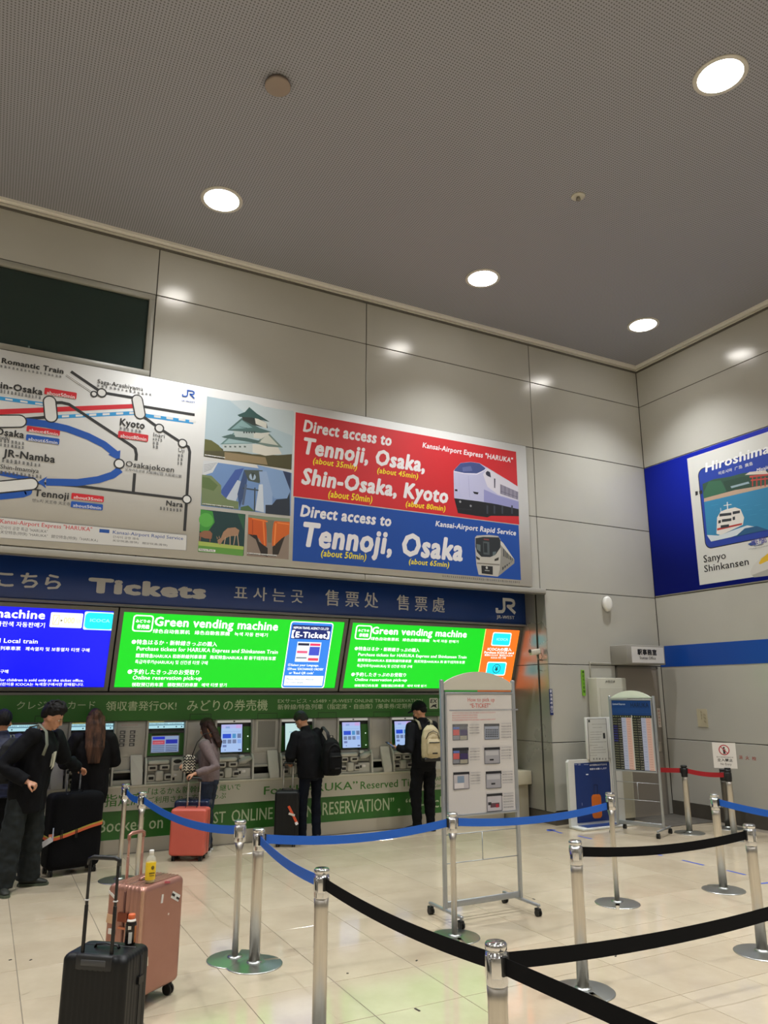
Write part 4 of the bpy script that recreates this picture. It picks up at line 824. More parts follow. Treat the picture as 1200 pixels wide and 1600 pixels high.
t = thing('tall_cabinet', 'tall beige metal cabinet standing behind the notice stand under the conduit', 'cabinet', (-1.31, -.12, 0))
b = MB(); b.box((-.32, -.09, .04), (.29, .115, 2.10), noisy('beige_enamel', '#b9b7a6', '#bfbdad', 3, (.35, .45)), bev=.012); b.build('body', t)
b = MB(); b.box((-.27, -.097, .12), (.25, -.09, 1.95), M('#b4b2a2', .4), bev=.004); bd = b.build('door', t)
b = MB(); b.box((.19, -.115, 1.0), (.215, -.097, 1.16), SILVER, bev=.005); b.build('door_handle', bd)
b = MB(); b.box((-.30, -.08, 0), (.27, .10, .04), M('#4b4a46')); b.build('plinth', t)
p = Print(Plane((0, -.212, 0), (1, 0, 0), (0, 0, 1))); p.local(); p.text('JR西日本', -1.46, 2.03, -1.25, 2.03, 2.065, '#2a2a2a', .01, .2); p.build('lettering', t)
t = thing('strip_sign', 'narrow vertical bright green sign with black characters by the cabinet', 'sign', (-1.72, 0, 1.83))
b = MB(); b.box((-.028, -.02, 0), (.028, -.002, .39), M('#7ab82e', .4)); b.build('plate', t)
p = Print(Plane((-1.72, -.021, 1.83), (1, 0, 0), (0, 0, 1))); p.local(); 
for k, ch in enumerate('※足元注意箱'): p.text(ch, -.02, .335-k*.058, .02, .335-k*.058, .38-k*.058, '#1d2a12', .02)
p.build('lettering', t)
t = thing('strip_sign', 'narrow vertical navy blue sign with white characters on the recess corner', 'sign', (XR-.001, .012, 1.55))
b = MB(); b.box((-.012, -.030, 0), (.045, -.019, .38), M('#1b2c66', .35)); b.build('plate', t)
p = Print(Plane((XR-.001, -.019, 1.55), (1, 0, 0), (0, 0, 1))); p.local()
for k, ch in enumerate('駅係員呼出口'): p.text(ch, -.004, .325-k*.058, .038, .325-k*.058, .37-k*.058, '#e6e6ec', .02)
p.build('lettering', t)
t = thing('wall_notice', 'narrow white vertical notice with red print on the office door', 'notice', (-.15, 0, 1.33))
b = MB(); b.box((-.035, -.010, 0), (.035, -.0045, .30), M('#cfc8bf', .5)); b.build('sheet', t)
p = Print(Plane((-.15, -.011, 1.33), (1, 0, 0), (0, 0, 1))); p.local()
for k, ch in enumerate('関係者以外'): p.text(ch, -.018, .235-k*.05, .018, .235-k*.05, .27-k*.05, '#b0605c', .01)
p.build('lettering', t)
t = thing('wall_notice', 'cream paper notice pasted on the grey side wall under the blue stripe', 'notice', (0, -.74, 1.36))
b = MB(); b.box((-.008, -.095, 0), (-.001, .095, .27), M('#b9b094', .6)); b.build('sheet', t)
p = Print(Plane((-.009, -.74, 1.36), (0, -1, 0), (0, 0, 1))); p.local(); p.greek(-.02, .1, .0, .1, .24, '#8a8068', 3); p.greek(.03, .05, .07, .05, .22, '#8a8068', 4); p.build('lettering', t)
t = thing('security_camera', 'small cream security camera on the recess wall edge beside the orange sign', 'camera', (-2.52, .12, 2.42))
b = MB(); b.box((-.10, -.04, .02), (.08, .04, .105), M('#c9c4b4', .4), bev=.015, rot=MX.Rotation(-.15, 3, 'Y')); b.build('body', t)
b = MB(); b.cyl((-.115, 0, .075), (-.095, 0, .072), .028, BLACKP, seg=16); b.build('camera_lens', t)
b = MB(); b.tube([(.02, 0, .03), (.03, 0, -.04), (.125, 0, -.06)], .01, M('#a9a595', .4)); b.build('bracket', t)
b = MB(); b.tube([(.07, .01, .06), (.11, .0, .05), (.12, -.01, -.01), (.09, -.01, -.06), (.04, 0, -.07), (.03, 0, -.2), (.12, 0, -.22)], .004, DARK, 6); b.build('cable', t)
b = MB(); b.box((-1.0, -.85, .0), (-.04, -.03, .008), noisy('dark_mat', '#4a463f', '#5a554c', 8, (.8, .9)), bev=.003, seg=1); tag(b.build('door_mat'), 'dark grey mat in front of the office door', 'mat')

# ================================================================== QUEUE BARRIERS
def stanchion(label, base, ang, h=.91, steel=STEEL, headcol=None, group='steel belt posts', slot=.8):
    t = thing('stanchion', label, 'barrier post', (base[0], base[1], 0), ang, group)
    R = .20; b = MB(); n = 44; i = b.mi(DISC); rings = []
    for r, z in ((.078, .0), (.078, .018), (R-.004, .007), (R, .004), (R, 0)):
        ha = math.asin(.017/r); rings.append([b.bm.verts.new((r*math.cos(slot+ha+(2*PI-2*ha)*k/(n-1)), r*math.sin(slot+ha+(2*PI-2*ha)*k/(n-1)), z)) for k in range(n)])
    for a, c in zip(rings, rings[1:]):
        for k in range(n-1):
            f_ = b.bm.faces.new((a[k], a[k+1], c[k+1], c[k])); f_.material_index = i; f_.smooth = False
    b.bm.faces.new(rings[1]).material_index = i
    b.bm.faces.new([rings[0][0], rings[1][0], rings[2][0], rings[3][0], rings[4][0]]).material_index = i; b.bm.faces.new([rings[0][-1], rings[1][-1], rings[2][-1], rings[3][-1], rings[4][-1]][::-1]).material_index = i
    b.lathe([(.055, .018), (.052, .026), (.0, .03)], DISC, seg=24); b.build('base', t)
    ph = h-.15
    b = MB(); b.loft([(0, 0, .02), (0, 0, ph-.06), (0, 0, ph)], [(.0385, .023), (.0385, .023), (.041, .037)], steel, 28, side=(1, 0, 0)); b.build('pole', t)
    hm = headcol or CHROME
    b = MB(); b.lathe([(.0, ph-.002), (.040, ph-.002), (.0425, ph+.006), (.0425, h-.035), (.036, h-.033), (.036, h-.026), (.043, h-.024), (.044, h-.008), (.038, h), (.0, h)], hm, seg=32); b.build('head', t)
    b = MB()
    for k in range(4):
        a = k*PI/2; b.box((.040*math.cos(a)-.016*abs(math.sin(a))-.004, .040*math.sin(a)-.016*abs(math.cos(a))-.004, h-.12), (.040*math.cos(a)+.016*abs(math.sin(a))+.004, .040*math.sin(a)+.016*abs(math.cos(a))+.004, h-.045), hm if not headcol else headcol, bev=.003)
    b.build('belt_slot', t); return t
view = lambda x, y: math.atan2(y-CAM.y, x-CAM.x)
def wide(x, y): return view(x, y)+PI/2
BP = M('#151515', .5)
ST = {}
for k, lab, x, y, h, w, sl in (
    ('f1', 'thin steel belt post farthest behind the rose suitcase, left of its twin', -8.53, -.48, .935, 0, 1), ('f2', 'steel belt post where the blue belt starts, behind the rose suitcase', -8.46, -1.08, .915, 0, 2),
    ('A1', 'thin steel belt post of the close pair, on the left, at the blue belt corner', -8.15, -3.33, .94, 0, 3), ('A2', 'wide steel belt post of the close pair, where two blue belts part', -8.06, -3.50, .90, 1, 3.6),
    ('p1', 'steel belt post standing in front of the E-ticket notice stand', -6.47, -3.64, .92, 0, .4), ('p2', 'slim steel belt post at the end of the blue belt, before the luggage gauge', -4.62, -3.50, .955, 0, .0),
    ('p3', 'steel belt post at the far end of the short black belt, left', -6.33, -4.95, .905, 1, 2.2), ('p4', 'steel belt post where the blue belt leaves to the right edge', -3.35, -3.62, .885, 1, -.6),
    ('p5', 'steel belt post at the right end of the short black belt, at the frame edge', -4.65, -5.0, .89, 1, 2.4), ('p6', 'closest steel belt post, with three black belts and a chrome cap', -8.08, -6.48, .92, 1, 1),
    ('p7', 'tall steel belt post where the blue belt turns black, base below the picture', -8.18, -4.97, .915, 1, 1)):
    ST[k] = (x, y, h); stanchion(lab, (x, y), wide(x, y)+(0 if w else PI/2), h, slot=sl)
r1 = (-1.15, -1.31); r3 = tuple(pl0.px(1148, 1311)); r2 = (-.36, -1.30)
stanchion('steel post with black head carrying the red belt, beside the timetable board', r1, wide(*r1), .885, headcol=BP, group=None); stanchion('steel post with black head under the no-entry sheet', r3, wide(*r3), .87, headcol=BP, group=None)
stanchion('dull steel post near the wall, just behind the no-entry post', r2, wide(*r2), .80, steel=M('#6a665f', .35, .9), headcol=BP, group=None)
def belt(label, a, c, za, zc, col, sag=.03, name='barrier_belt', w=.062, grp=None):
    a3, c3 = V((*a[:2], za)), V((*c[:2], zc)); d = (c3-a3); dn = V((d.x, d.y, 0)).normalized(); a3 += dn*.045; c3 -= dn*.045; n = 14
    pts = [a3.lerp(c3, k/n)-V((0, 0, sag*4*(k/n)*(1-k/n))) for k in range(n+1)]
    b = MB(); b.ribbon(pts, w, .0022, col); o = b.build(name); tag(o, label, 'belt', grp)
    b = MB()
    for q_, s_ in ((pts[0], 1), (pts[-1], -1)):
        R_ = MX.Rotation(math.atan2(dn.y, dn.x), 3, 'Z'); b.box(q_-V((.008, .014, w/2+.004)), q_+V((.008, .014, w/2+.004)), BP, bev=.003, rot=R_)
    b.build('belt_clip', o); return o
BLB = M('#1560c8', .55); BKB = M('#08080b', .85, spec=.2); RDB = M('#b01a26', .6)
S = lambda k, dz=.075: (ST[k][0], ST[k][1]); Z = lambda k: ST[k][2]-.075
belt('blue belt from the far twin post to its neighbour', S('f1'), S('f2'), Z('f1'), Z('f2'), BLB, .03)
belt('long blue belt sagging in front of the coral suitcase', S('f2'), S('A1'), Z('f2'), Z('A1'), BLB, .07)
belt('blue belt crossing in front of the black suitcase and backpack man', S('A2'), S('p1'), Z('A2'), Z('p1'), BLB, .055)
belt('blue belt passing across the bottom of the E-ticket stand', S('p1'), S('p2'), Z('p1'), Z('p2')-.04, BLB, .05)
belt('short steep blue belt coming towards the tall post', S('A2'), S('p7'), Z('A2'), Z('p7'), BLB, .03)
belt('black belt from the tall post to the closest post', S('p7'), S('p6'), Z('p7'), Z('p6'), BKB, .03)
b6 = pl0.px(1010, 1600); e1 = onp(1080, 1640, .84); belt('black belt running from the closest post out of the bottom', S('p6'), (e1.x, e1.y), Z('p6'), .84, BKB, .0)
e2 = onp(1330, 1385, .84); belt('long black belt from the closest post to the right edge', S('p6'), (e2.x, e2.y), Z('p6'), .84, BKB, .05)
belt('short black belt between the two posts on the right', S('p3'), S('p5'), Z('p3'), Z('p5'), BKB, .04)
e3 = onp(1330, 1287, .79); belt('blue belt at the right edge in front of the side wall', S('p4'), (e3.x, e3.y), Z('p4'), .79, BLB, .03)
belt('red belt from the timetable board to its first post', (-1.75, -.55), r1, .83, .815, RDB, .01); belt('red belt between the two black-headed posts', r1, r3, .815, .80, RDB, .02)
# no-entry sheet on the red post
nd = V((CAM.x-r3[0], CAM.y-r3[1], 0)).normalized(); nd = (nd+V((-.25, -.1, 0))).normalized(); ux = V((0, 0, 1)).cross(nd)
pn = Plane(V((r3[0], r3[1], .885))+ux*-.02, ux, (V((0, 0, 1))-nd*.08))
t = thing('no_entry_sign', 'small white no-entry sheet with a red circle fixed on the red belt post', 'sign', (r3[0], r3[1], .88))
b = MB(); pbox(b, pn, -.145, 0, .145, .33, -.004, 0, M('#d9d5cf', .4)); local_build(b, 'sheet', t)
b = MB(); b.box((-.03, -.03, -.008), (.03, .03, .012), BP, bev=.004); b.build('clamp', t)
p = Print(pn, h0=.0005); p.local(); p.ring(0, .235, .068, .013, '#b02a35', '#d9d5cf'); p.disc(0, .262, .013, '#20181a'); p.poly([(-.018, .245), (.018, .245), (.014, .205), (.018, .185), (-.014, .185), (-.012, .205)], '#20181a'); p.line([(-.046, .282), (.046, .188)], .011, '#b02a35')
p.greek(-.10, .135, .11, .135, .15, '#33312f', 12); p.text('立入禁止', -.095, .085, .095, .085, .125, '#1f1d1d', .03); p.text('No Entry', -.06, .04, .075, .04, .068, '#33312f', .01); p.build('print', t)

# ================================================================== NOTICE STANDS
def caster(b, x, y, r=.026):
    b.cyl((x, y-.001, .0), (x, y-.001, .001), .001, BLACKP, seg=4)
    for s_ in (-1, 1): b.cyl((x+s_*.006, y, r), (x+s_*.022, y, r), r, BLACKP, seg=16)
    b.box((x-.02, y-.02, r+.012), (x+.02, y+.03, r*2+.012), BLACKP, bev=.006); b.cyl((x, y, r*2), (x, y, .075), .008, SILVER, seg=8)
def arch(b, x0, x1, z0, zs, zt, y0, y1, m):
    n = 14; pts = [(x0, y0, z0), (x1, y0, z0)]+[(x1+(x0-x1)*k/n, y0, zs+(zt-zs)*math.sin(PI*k/n)**.8 if 0 < k < n else zs) for k in range(n+1)]
    b.prism(pts, (0, y1-y0, 0), m)
def notice_stand(label, loc, rz, w, z_board, ht, archcol, foot=.26):
    """posts at x = 0 and x = w, feet along y"""
    t = thing('notice_stand', label, 'notice stand', (*loc, 0), rz); m = SILVER
    for xx in (0, w):
        b = MB(); b.box((xx-.016, -.016, .085), (xx+.016, .016, ht), m, bev=.005); b.build('post', t)
        b = MB(); b.box((xx-.014, -foot, .075), (xx+.014, foot, .098), m, bev=.006); ft = b.build('foot', t)
        for yy in (-foot+.02, foot-.02):
            b = MB(); caster(b, xx, yy); b.build('caster', ft)
    b = MB(); b.box((.016, -.010, .10), (w-.016, .010, .15), m, bev=.004); b.build('bottom_bar', t)
    b = MB(); arch(b, .018, w-.018, z_board[1]+.02, ht-.03, ht+.075, -.012, .012, archcol); b.build('arch_panel', t)
    zr = (z_board[0]-.14, z_board[0]-.37)
    for z in zr:
        b = MB(); b.tube([(.0, 0, z), (w, 0, z)], .004, m); b.build('rod', t)
    b = MB(); b.tube([(w/2, 0, zr[0]), (w/2, 0, zr[1])], .004, m); b.build('rod', t)
    b = MB(); e = .022; z0, z1 = z_board; b.box((.02, -.028, z0), (w-.02, -.004, z0+e), m, bev=.003); b.box((.02, -.028, z1-e), (w-.02, -.004, z1), m, bev=.003); b.box((.02, -.028, z0+e), (.02+e*.7, -.004, z1-e), m); b.box((w-.02-e*.7, -.028, z0+e), (w-.02, -.004, z1-e), m); b.build('poster_frame', t)
    return t
t = notice_stand('tall wheeled stand with the How to pick up E-TICKET poster', (-6.31, -3.25), 0, .79, (.815, 1.875), 1.985, M('#c6c2b4', .4))
b = MB(); b.box((-.0+.03, -.024, .83), (.76, -.012, 1.86), M('#cbc6c2', .35)); b.build('poster', t)
ple = Plane((0, -3.2750, 0), (1, 0, 0), (0, 0, 1)); p = Print(ple, rough=.25); p.crop(640, 1020, 3.477); PK = '#c66a62'
p.poly([(200, 207), (385, 207), (385, 214), (200, 214)], '#4aa84a') if False else None
p.text('How to pick up', 315, 265, 462, 262, 244, PK, .02); p.text('“E-TICKET”', 328, 298, 440, 296, 275, PK, .03); p.quad(215, 309, 588, 312, '#8d8f96')
for k in range(4): p.greek(232, 331+k*13, 372+(98 if k in (0, 3) else 0), 331+k*13, 323+k*13, '#cf6a66' if k else '#c98a86', 18+(12 if k in (0, 3) else 0))
def shot(x0, y0, x1, y1, kind):
    p.quad(x0, y0, x1, y1, '#4c4e58'); p.quad(x0, y0, x1, y0+12, '#23242a'); 
    if kind == 'menu':
        p.quad(x0+4, y0+30, x0+38, y0+60, '#c25a5a'); p.quad(x0+42, y0+30, x1-4, y0+60, '#3a2f5c'); p.quad(x0+4, y0+16, x0+38, y0+27, '#5a70b0'); 
        for j in range(3): p.quad(x0+4, y0+64+j*7, x0+38, y0+68+j*7, '#8a8c94'); p.quad(x0+42, y0+64+j*7, x1-6, y0+68+j*7, '#a5a090')
    elif kind == 'keys':
        p.quad(x0+3, y0+14, x1-3, y1-4, '#8f97a8')
        for j in range(4):
            for i_ in range(7): p.quad(x0+8+i_*10, y0+28+j*12, x0+16+i_*10, y0+37+j*12, '#3c4250')
    else:
        p.quad(x0+3, y0+14, x1-3, y1-3, '#9b9aa0' if kind == 'grey' else '#b9b4b8'); 
        if kind == 'grey': p.quad(x0+30, y0+62, x0+52, y0+70, '#2c2c30'); p.quad(x0+8, y0+20, x1-8, y0+40, '#b5b4b8')
        elif kind == 'hand': p.quad(x0+20, y0+50, x0+70, y0+70, '#5c4046'); p.quad(x0+50, y0+55, x0+66, y0+72, '#b0303c'); p.quad(x0+8, y0+45, x0+26, y0+60, '#2c2c30')
        else: p.quad(x0+22, y0+20, x0+60, y0+55, '#7f92a8'); p.quad(x0+8, y0+60, x1-30, y0+84, '#d2cdce')
for A in ((232, 388, 317, 474, 'menu'), (404, 386, 488, 470, 'keys'), (232, 517, 320, 604, 'menu'), (404, 515, 490, 601, 'grey'), (236, 650, 324, 738, 'white'), (412, 645, 498, 733, 'grey'), (417, 767, 503, 857, 'hand')): shot(*A)
for (x, y, ls) in ((324, 395, 4), (497, 388, 6), (327, 525, 5), (498, 518, 5), (331, 655, 5), (504, 650, 5), (510, 768, 6)):
    for k in range(ls): p.greek(x, y+k*15, x+55, y+k*15-1, y+k*15-7, '#5a5a60' if k % 2 else '#8c8c92', 8)
p.build('poster_print', t)
p = Print(Plane((0, -3.262, 0), (1, 0, 0), (0, 0, 1)), rough=.3); p.local(); p.quad(-6.285, 1.880, -5.93, 1.892, '#46b048'); p.quad(-5.93, 1.880, -5.55, 1.892, '#e08048'); p.build('colour_strip', t)
b = MB(); b.box((.03, -.028, .83), (.76, -.026, 1.86), M('#ffffff', .03, alpha=.07)); b.build('cover_sheet', t, label='clear glossy cover sheet')
# timetable board
La, Ra = V((-1.90, -.74, 0)), V((-1.64, -1.32, 0)); dv = (Ra-La); rz = math.atan2(dv.y, dv.x)
t = notice_stand('wheeled stand holding the dark blue train timetable board', (La.x, La.y), rz, dv.length, (.80, 1.79), 1.83, M('#e6f2e2', .4))
b = MB(); wv = dv.length; b.box((.03, -.024, .815), (wv-.03, -.012, 1.775), M('#1b2030', .35)); b.build('poster', t)
uxt = dv.normalized(); nt = uxt.cross(V((0, 0, 1))); pq = Plane(La+nt*.0245, uxt, (0, 0, 1)); p = Print(pq, rough=.3); p.local()
x0, x1, z0, z1 = .035, wv-.035, .83, 1.765
p.quad(x0, z0, x1, z1, '#c9c4c4'); p.quad(x0, z1-.20, x1, z1, '#14407e'); p.text('Limited Express', x0+.015, z1-.06, x0+.20, z1-.06, z1-.035, '#c8d4e8', .02); p.text('HARUKA', x0+.28, z1-.09, x1-.03, z1-.09, z1-.03, '#0d2038', .02)
for k in range(3): p.greek(x0+.01, z1-.12-k*.022, x1-.01, z1-.12-k*.022, z1-.108-k*.022, '#2a5a9a', 26)
p.quad(x0, z1-.235, x1, z1-.2, '#1a2226'); p.greek(x0+.01, z1-.225, x1-.01, z1-.225, z1-.212, '#a8b07c', 16); hw = (x1-x0)/2
for c in range(2):
    xa = x0+c*hw; p.quad(xa, z0, xa+hw*.46, z1-.235, '#171b1c'); p.quad(xa+hw*.46, z0, xa+hw*.70, z1-.235, '#b4bbd8'); p.quad(xa+hw*.70, z0, xa+hw*.95, z1-.235, '#d8b3a8')
    rr_ = random.Random(5+c); n = 21; dz = (z1-.24-z0)/n
    for k in range(n):
        z = z0+dz*(k+.25); p.greek(xa+.008, z, xa+hw*.24, z, z+dz*.5, '#9a9c7c' if c or not 10 < k < 18 else '#4a4ac0', 5); p.text('%d:%02d' % (6+(n-k)*17//21, (k*23+c*7) % 60), xa+hw*.28, z, xa+hw*.43, z, z+dz*.5, '#c8c6b4', 0)
        p.greek(xa+hw*.5, z, xa+hw*.66, z, z+dz*.4, '#6a74a8' if k % 2 else '#8f98b8', 3); p.greek(xa+hw*.75, z, xa+hw*.9, z, z+dz*.4, '#b07a70', 3)
p.quad(x0+hw-.006, z0, x0+hw+.004, z1-.2, '#c9c9c4'); p.build('timetable_print', t)
# luggage gauge with a notice board on it
t = thing('luggage_gauge', 'white-edged blue luggage size gauge with an orange suitcase picture', 'luggage gauge', (-1.95, -.35, 0))
yG = -.32; plg2 = Plane((0, yG, 0), (1, 0, 0), (0, 0, 1)); xa, zt = plg2.px(887, 1188); xb, _ = plg2.px(969, 1188); WHT = M('#cfd0cc', .35)
b = MB(); b.prism([(xa, yG, .03), (xb, yG, .03), (xb, yG, zt), (xa+.03, yG, zt), (xa, yG, zt-.03)], (0, .05, 0), WHT); local_build(b, 'back_board', t)
xi, zi = plg2.px(897, 1193); xj, zb = plg2.px(957, 1275)
b = MB(); b.box((xi, yG-.006, .07), (xj, yG-.001, zi), M('#12306e', .35)); local_build(b, 'blue_panel', t)
b = MB(); b.box((xa, yG-.24, .0), (xb, yG+.05, .035), WHT, bev=.01); b.box((xi, yG-.21, .035), (xj, yG-.01, .039), M('#1a3770', .35)); local_build(b, 'base_tray', t)
b = MB(); b.box((xj+.035, yG-.03, .03), (xb, yG+.05, 1.50), WHT, bev=.008); local_build(b, 'side_board', t)
p = Print(Plane((0, yG-.0065, 0), (1, 0, 0), (0, 0, 1))); p.crop(820, 1150, 8.571)
p.rrect(890, 785, 1038, 1095, .05, '#d8701c')
for k in range(5): p.line([(915+k*22, 815), (922+k*22, 1065)], .006, '#b85a12')
p.line([(930, 785), (925, 655), (970, 655), (975, 785)], .010, '#0b1c44'); p.line([(650, 383), (700, 383)], .004, '#c4cce0'); p.text('コロ', 712, 392, 745, 393, 374, '#d8dce8', .02); p.line([(790, 383), (850, 383)], .004, '#c4cce0'); p.line([(765, 895), (768, 930)], .008, '#9aa4bc')
p.text('お手荷物は必ずはかる', 868, 405, 1100, 418, 378, '#d8dce8', .03); p.text('確認をお願いします', 870, 458, 1098, 470, 430, '#d8dce8', .03); p.quad(818, 508, 850, 522, '#c4cce0'); p.build('print', t)
xn, zn = plg2.px(913, 1121); xm, _ = plg2.px(957, 1121)
b = MB(); b.box((xn, yG-.015, zt), (xm+.03, yG+.01, zn), WHT, bev=.004); local_build(b, 'notice_board', t)
p = Print(Plane((0, yG-.0155, 0), (1, 0, 0), (0, 0, 1))); p.crop(900, 1100, 7.275)
p.quad(125, 168, 375, 650, '#3a3a38'); p.quad(130, 172, 370, 646, '#c6c7c1'); p.quad(138, 180, 158, 208, '#1d1d1d'); p.quad(305, 330, 333, 392, '#25272b')
for (x, y, x2, n) in ((180, 235, 345, 14), (190, 272, 300, 9), (162, 325, 295, 10), (162, 352, 290, 10), (162, 385, 290, 9), (165, 408, 270, 8), (160, 440, 350, 14), (160, 475, 250, 6), (200, 500, 310, 9), (175, 530, 340, 10), (165, 560, 345, 12), (160, 590, 240, 7)): p.greek(x, y, x2, y+3, y-9, '#77786f', n)
for k, ch in enumerate('東西駅長室'): p.text(ch, 193+k*34, 635, 212+k*34, 636, 614, '#33332f', .02)
p.build('notice_print', t)

# ================================================================== LUGGAGE
def rsec(w, d, r, n=9):
    """rounded rectangle with flat sides sampled for ribs: list of (x, y, nx, ny, t)"""
    out = []; hw, hd = w/2, d/2
    for cx, cy, a0, L_, dx, dy in ((hw-r, hd-r, 0, w-2*r, -1, 0), (-hw+r, hd-r, PI/2, d-2*r, 0, -1), (-hw+r, -hd+r, PI, w-2*r, 1, 0), (hw-r, -hd+r, 1.5*PI, d-2*r, 0, 1)):
        for k in range(5): a = a0+PI/2*k/4; out.append((cx+r*math.cos(a), cy+r*math.sin(a), math.cos(a), math.sin(a), 0))
        a = a0+PI/2; sx, sy = cx+r*math.cos(a), cy+r*math.sin(a); m_ = max(2, int(L_/.0065))
        for k in range(1, m_): out.append((sx+dx*L_*k/m_, sy+dy*L_*k/m_, math.cos(a), math.sin(a), L_*k/m_))
    return out
def suitcase(label, loc, rz, w, d, h, mat, ribs=('x', 'y'), rib=.002, pitch=.026, R=.035, wheel=.05, hs=1, handle=None, hcol=BLACKP, wcol=BLACKP, hw=.16, soft=False, group=None, seam=DARK, name='suitcase', zd=0, gcol=None):
    t = thing(name, label, 'suitcase', (*loc, 0), rz, group); b = MB(); i = b.mi(mat); z0 = wheel+.008; H = h-z0; rings = []
    zs = [(0, R), (R*.12, R*.52), (R*.35, R*.24), (R*.7, R*.05), (R, 0)]; prof = [(z0+a, q_) for a, q_ in zs]+[(z0+H*k/6, 0) for k in range(1, 6)]+[(h-a, q_) for a, q_ in zs[::-1]]
    sec = rsec(w, d, R*.9)
    for z, ins in prof:
        row = []; top_k = 1-ins/R if R else 1
        for x, y, nx, ny, t_ in sec:
            ok = (abs(ny) > .9 and 'x' in ribs) or (abs(nx) > .9 and 'y' in ribs)
            am = rib*(abs(math.sin(PI*t_/pitch))**.5 if t_ else 0)*(1 if ok else 0)*max(0, top_k)
            if soft: am = .006*noise.noise(V((x*7, y*7+3, z*5)))
            sx, sy = (w-2*ins)/w, (d-2*ins)/d; row.append(b.bm.verts.new((x*sx-nx*am, y*sy-ny*am, z)))
        rings.append(row)
    n = len(sec)
    for a, c in zip(rings, rings[1:]):
        for k in range(n): f_ = b.bm.faces.new((a[k], a[(k+1) % n], c[(k+1) % n], c[k])); f_.material_index = i; f_.smooth = True
    b.bm.faces.new(rings[0][::-1]).material_index = i; b.bm.faces.new(rings[-1]).material_index = i
    b.build('shell', t)
    if not soft:
        b = MB(); e = .0025; y0 = zd
        for lo, hi in (((-w/2-e, y0-.006, z0+R), (-w/2+.004, y0+.006, h-R)), ((w/2-.004, y0-.006, z0+R), (w/2+e, y0+.006, h-R)), ((-w/2+R, y0-.006, h-.004), (w/2-R, y0+.006, h+e))): b.box(lo, hi, seam, bev=.0015, seg=1)
        b.build('zip_seam', t)
    for sx in (-1, 1):
        for sy in (-1, 1):
            b = MB(); x, y = sx*(w/2-.05), sy*(d/2-.045); r = wheel*.5; a = .6*sx
            for o_ in (-.012, .012): b.cyl((x+o_-.007, y, r), (x+o_+.007, y, r), r, wcol, seg=16)
            b.cyl((x, y, r*1.2), (x, y, z0+.006), .016, wcol, r2=.024, seg=12); b.box((x-.02, y-.012, r*1.3), (x+.02, y+.012, z0+.002), wcol, bev=.006); b.build('wheel', t)
    if handle:
        y = hs*(d/2-.03); x = hw/2; hz = handle
        for s_ in (-1, 1):
            b = MB()
            b.box((s_*x-.009, y-.006, h-.01), (s_*x+.009, y+.006, h+(hz-h)*.5), hcol, bev=.003); b.box((s_*x-.007, y-.005, h+(hz-h)*.5), (s_*x+.007, y+.005, hz-.015), hcol, bev=.002)
            b.build('pull_rod', t)
        b = MB(); b.loft([(-x-.004, y, hz-.035), (-x-.004, y, hz-.008), (-x+.02, y, hz+.002), (x-.02, y, hz+.002), (x+.004, y, hz-.008), (x+.004, y, hz-.035)], [(.012, .012)]*6, gcol or (hcol if hcol in (BLACKP, DARK) else mat), 10, side=(0, 1, 0)); b.build('pull_handle', t)
    b = MB(); b.loft([(-.07, 0, h), (-.06, 0, h+.016), (0, 0, h+.022), (.06, 0, h+.016), (.07, 0, h)], [(.012, .005)]*5, gcol or (hcol if hcol in (BLACKP, DARK) else mat), 8, side=(0, 1, 0)); b.build('grip', t)
    return t
def onface(t, x, y, z, rx, w_, h_, m, name, ax='y', ang=0, th=.002, label=None):
    """small flat patch on a case: ax tells which face it lies on"""
    b = MB()
    R_ = MX.Rotation(ang, 3, 'Y' if ax == 'y' else 'X')
    if ax == 'y': b.box((x-w_/2, y-th/2, z-h_/2), (x+w_/2, y+th/2, z+h_/2), m, rot=R_)
    else: b.box((x-th/2, y-w_/2, z-h_/2), (x+th/2, y+w_/2, z+h_/2), m, rot=R_)
    return b.build(name, t, label=label)
BLK = noisy('black_shell', '#0f1011', '#141516', 8, (.38, .5), spec=.3)
fgb = suitcase('ribbed black suitcase closest to us, with a coffee bottle on top', (-9.235, -4.56), math.atan2(-.62, .78), .366, .256, .55, BLK, pitch=.03, rib=.003, hs=-1, handle=1.01, zd=.035, hw=.165)
for s_ in (-1, 1):
    b = MB(); b.box((s_*.0825-.0105, -.106, .80), (s_*.0825+.0105, -.090, .806), M('#d8d8d8', .4)); b.build('rod_collar', fgb)
b = MB(); b.box((-.105, -.129, .475), (.105, -.085, .552), DARK, bev=.012); b.box((-.07, -.131, .50), (.07, -.125, .53), M('#3f4042', .5), bev=.005); b.build('handle_well', fgb)
for z in (.40, .16): onface(fgb, .184, .035, z, 0, .05, .035, BLACKP, 'latch', 'x', th=.014)
ROSE = noisy('rose_metallic_shell', '#a57768', '#ad8071', 5, (.25, .38), 0, metal=.55)
fgr = suitcase('large rose gold ribbed suitcase with stickers and a yellow drink bottle on top', (-8.895, -3.78), math.atan2(.62, .79), .395, .29, .70, ROSE, ribs=('y',), rib=.0065, pitch=.032, hs=1, handle=.97, hcol=M('#c89a8c', .3, .6), hw=.13, wheel=.065, zd=.0, seam=M('#6e4a40', .4, .4))
onface(fgr, -.198, .0, .52, 0, .075, .05, M('#7d3f2a', .35, .5), 'latch', 'x', th=.018, label='copper coloured latch'); onface(fgr, -.199, .0, .46, 0, .06, .012, M('#c07858', .3, .6), 'latch', 'x', th=.016)
SW = M('#d6d2cc', .5)
b = MB()
for k in range(9):
    yy = -.11+k*.0275
    if abs(yy) > .012: b.box((-.165, yy-.004, .697), (.165, yy+.004, .7035), ROSE, bev=.002)
b.build('top_rib', fgr)
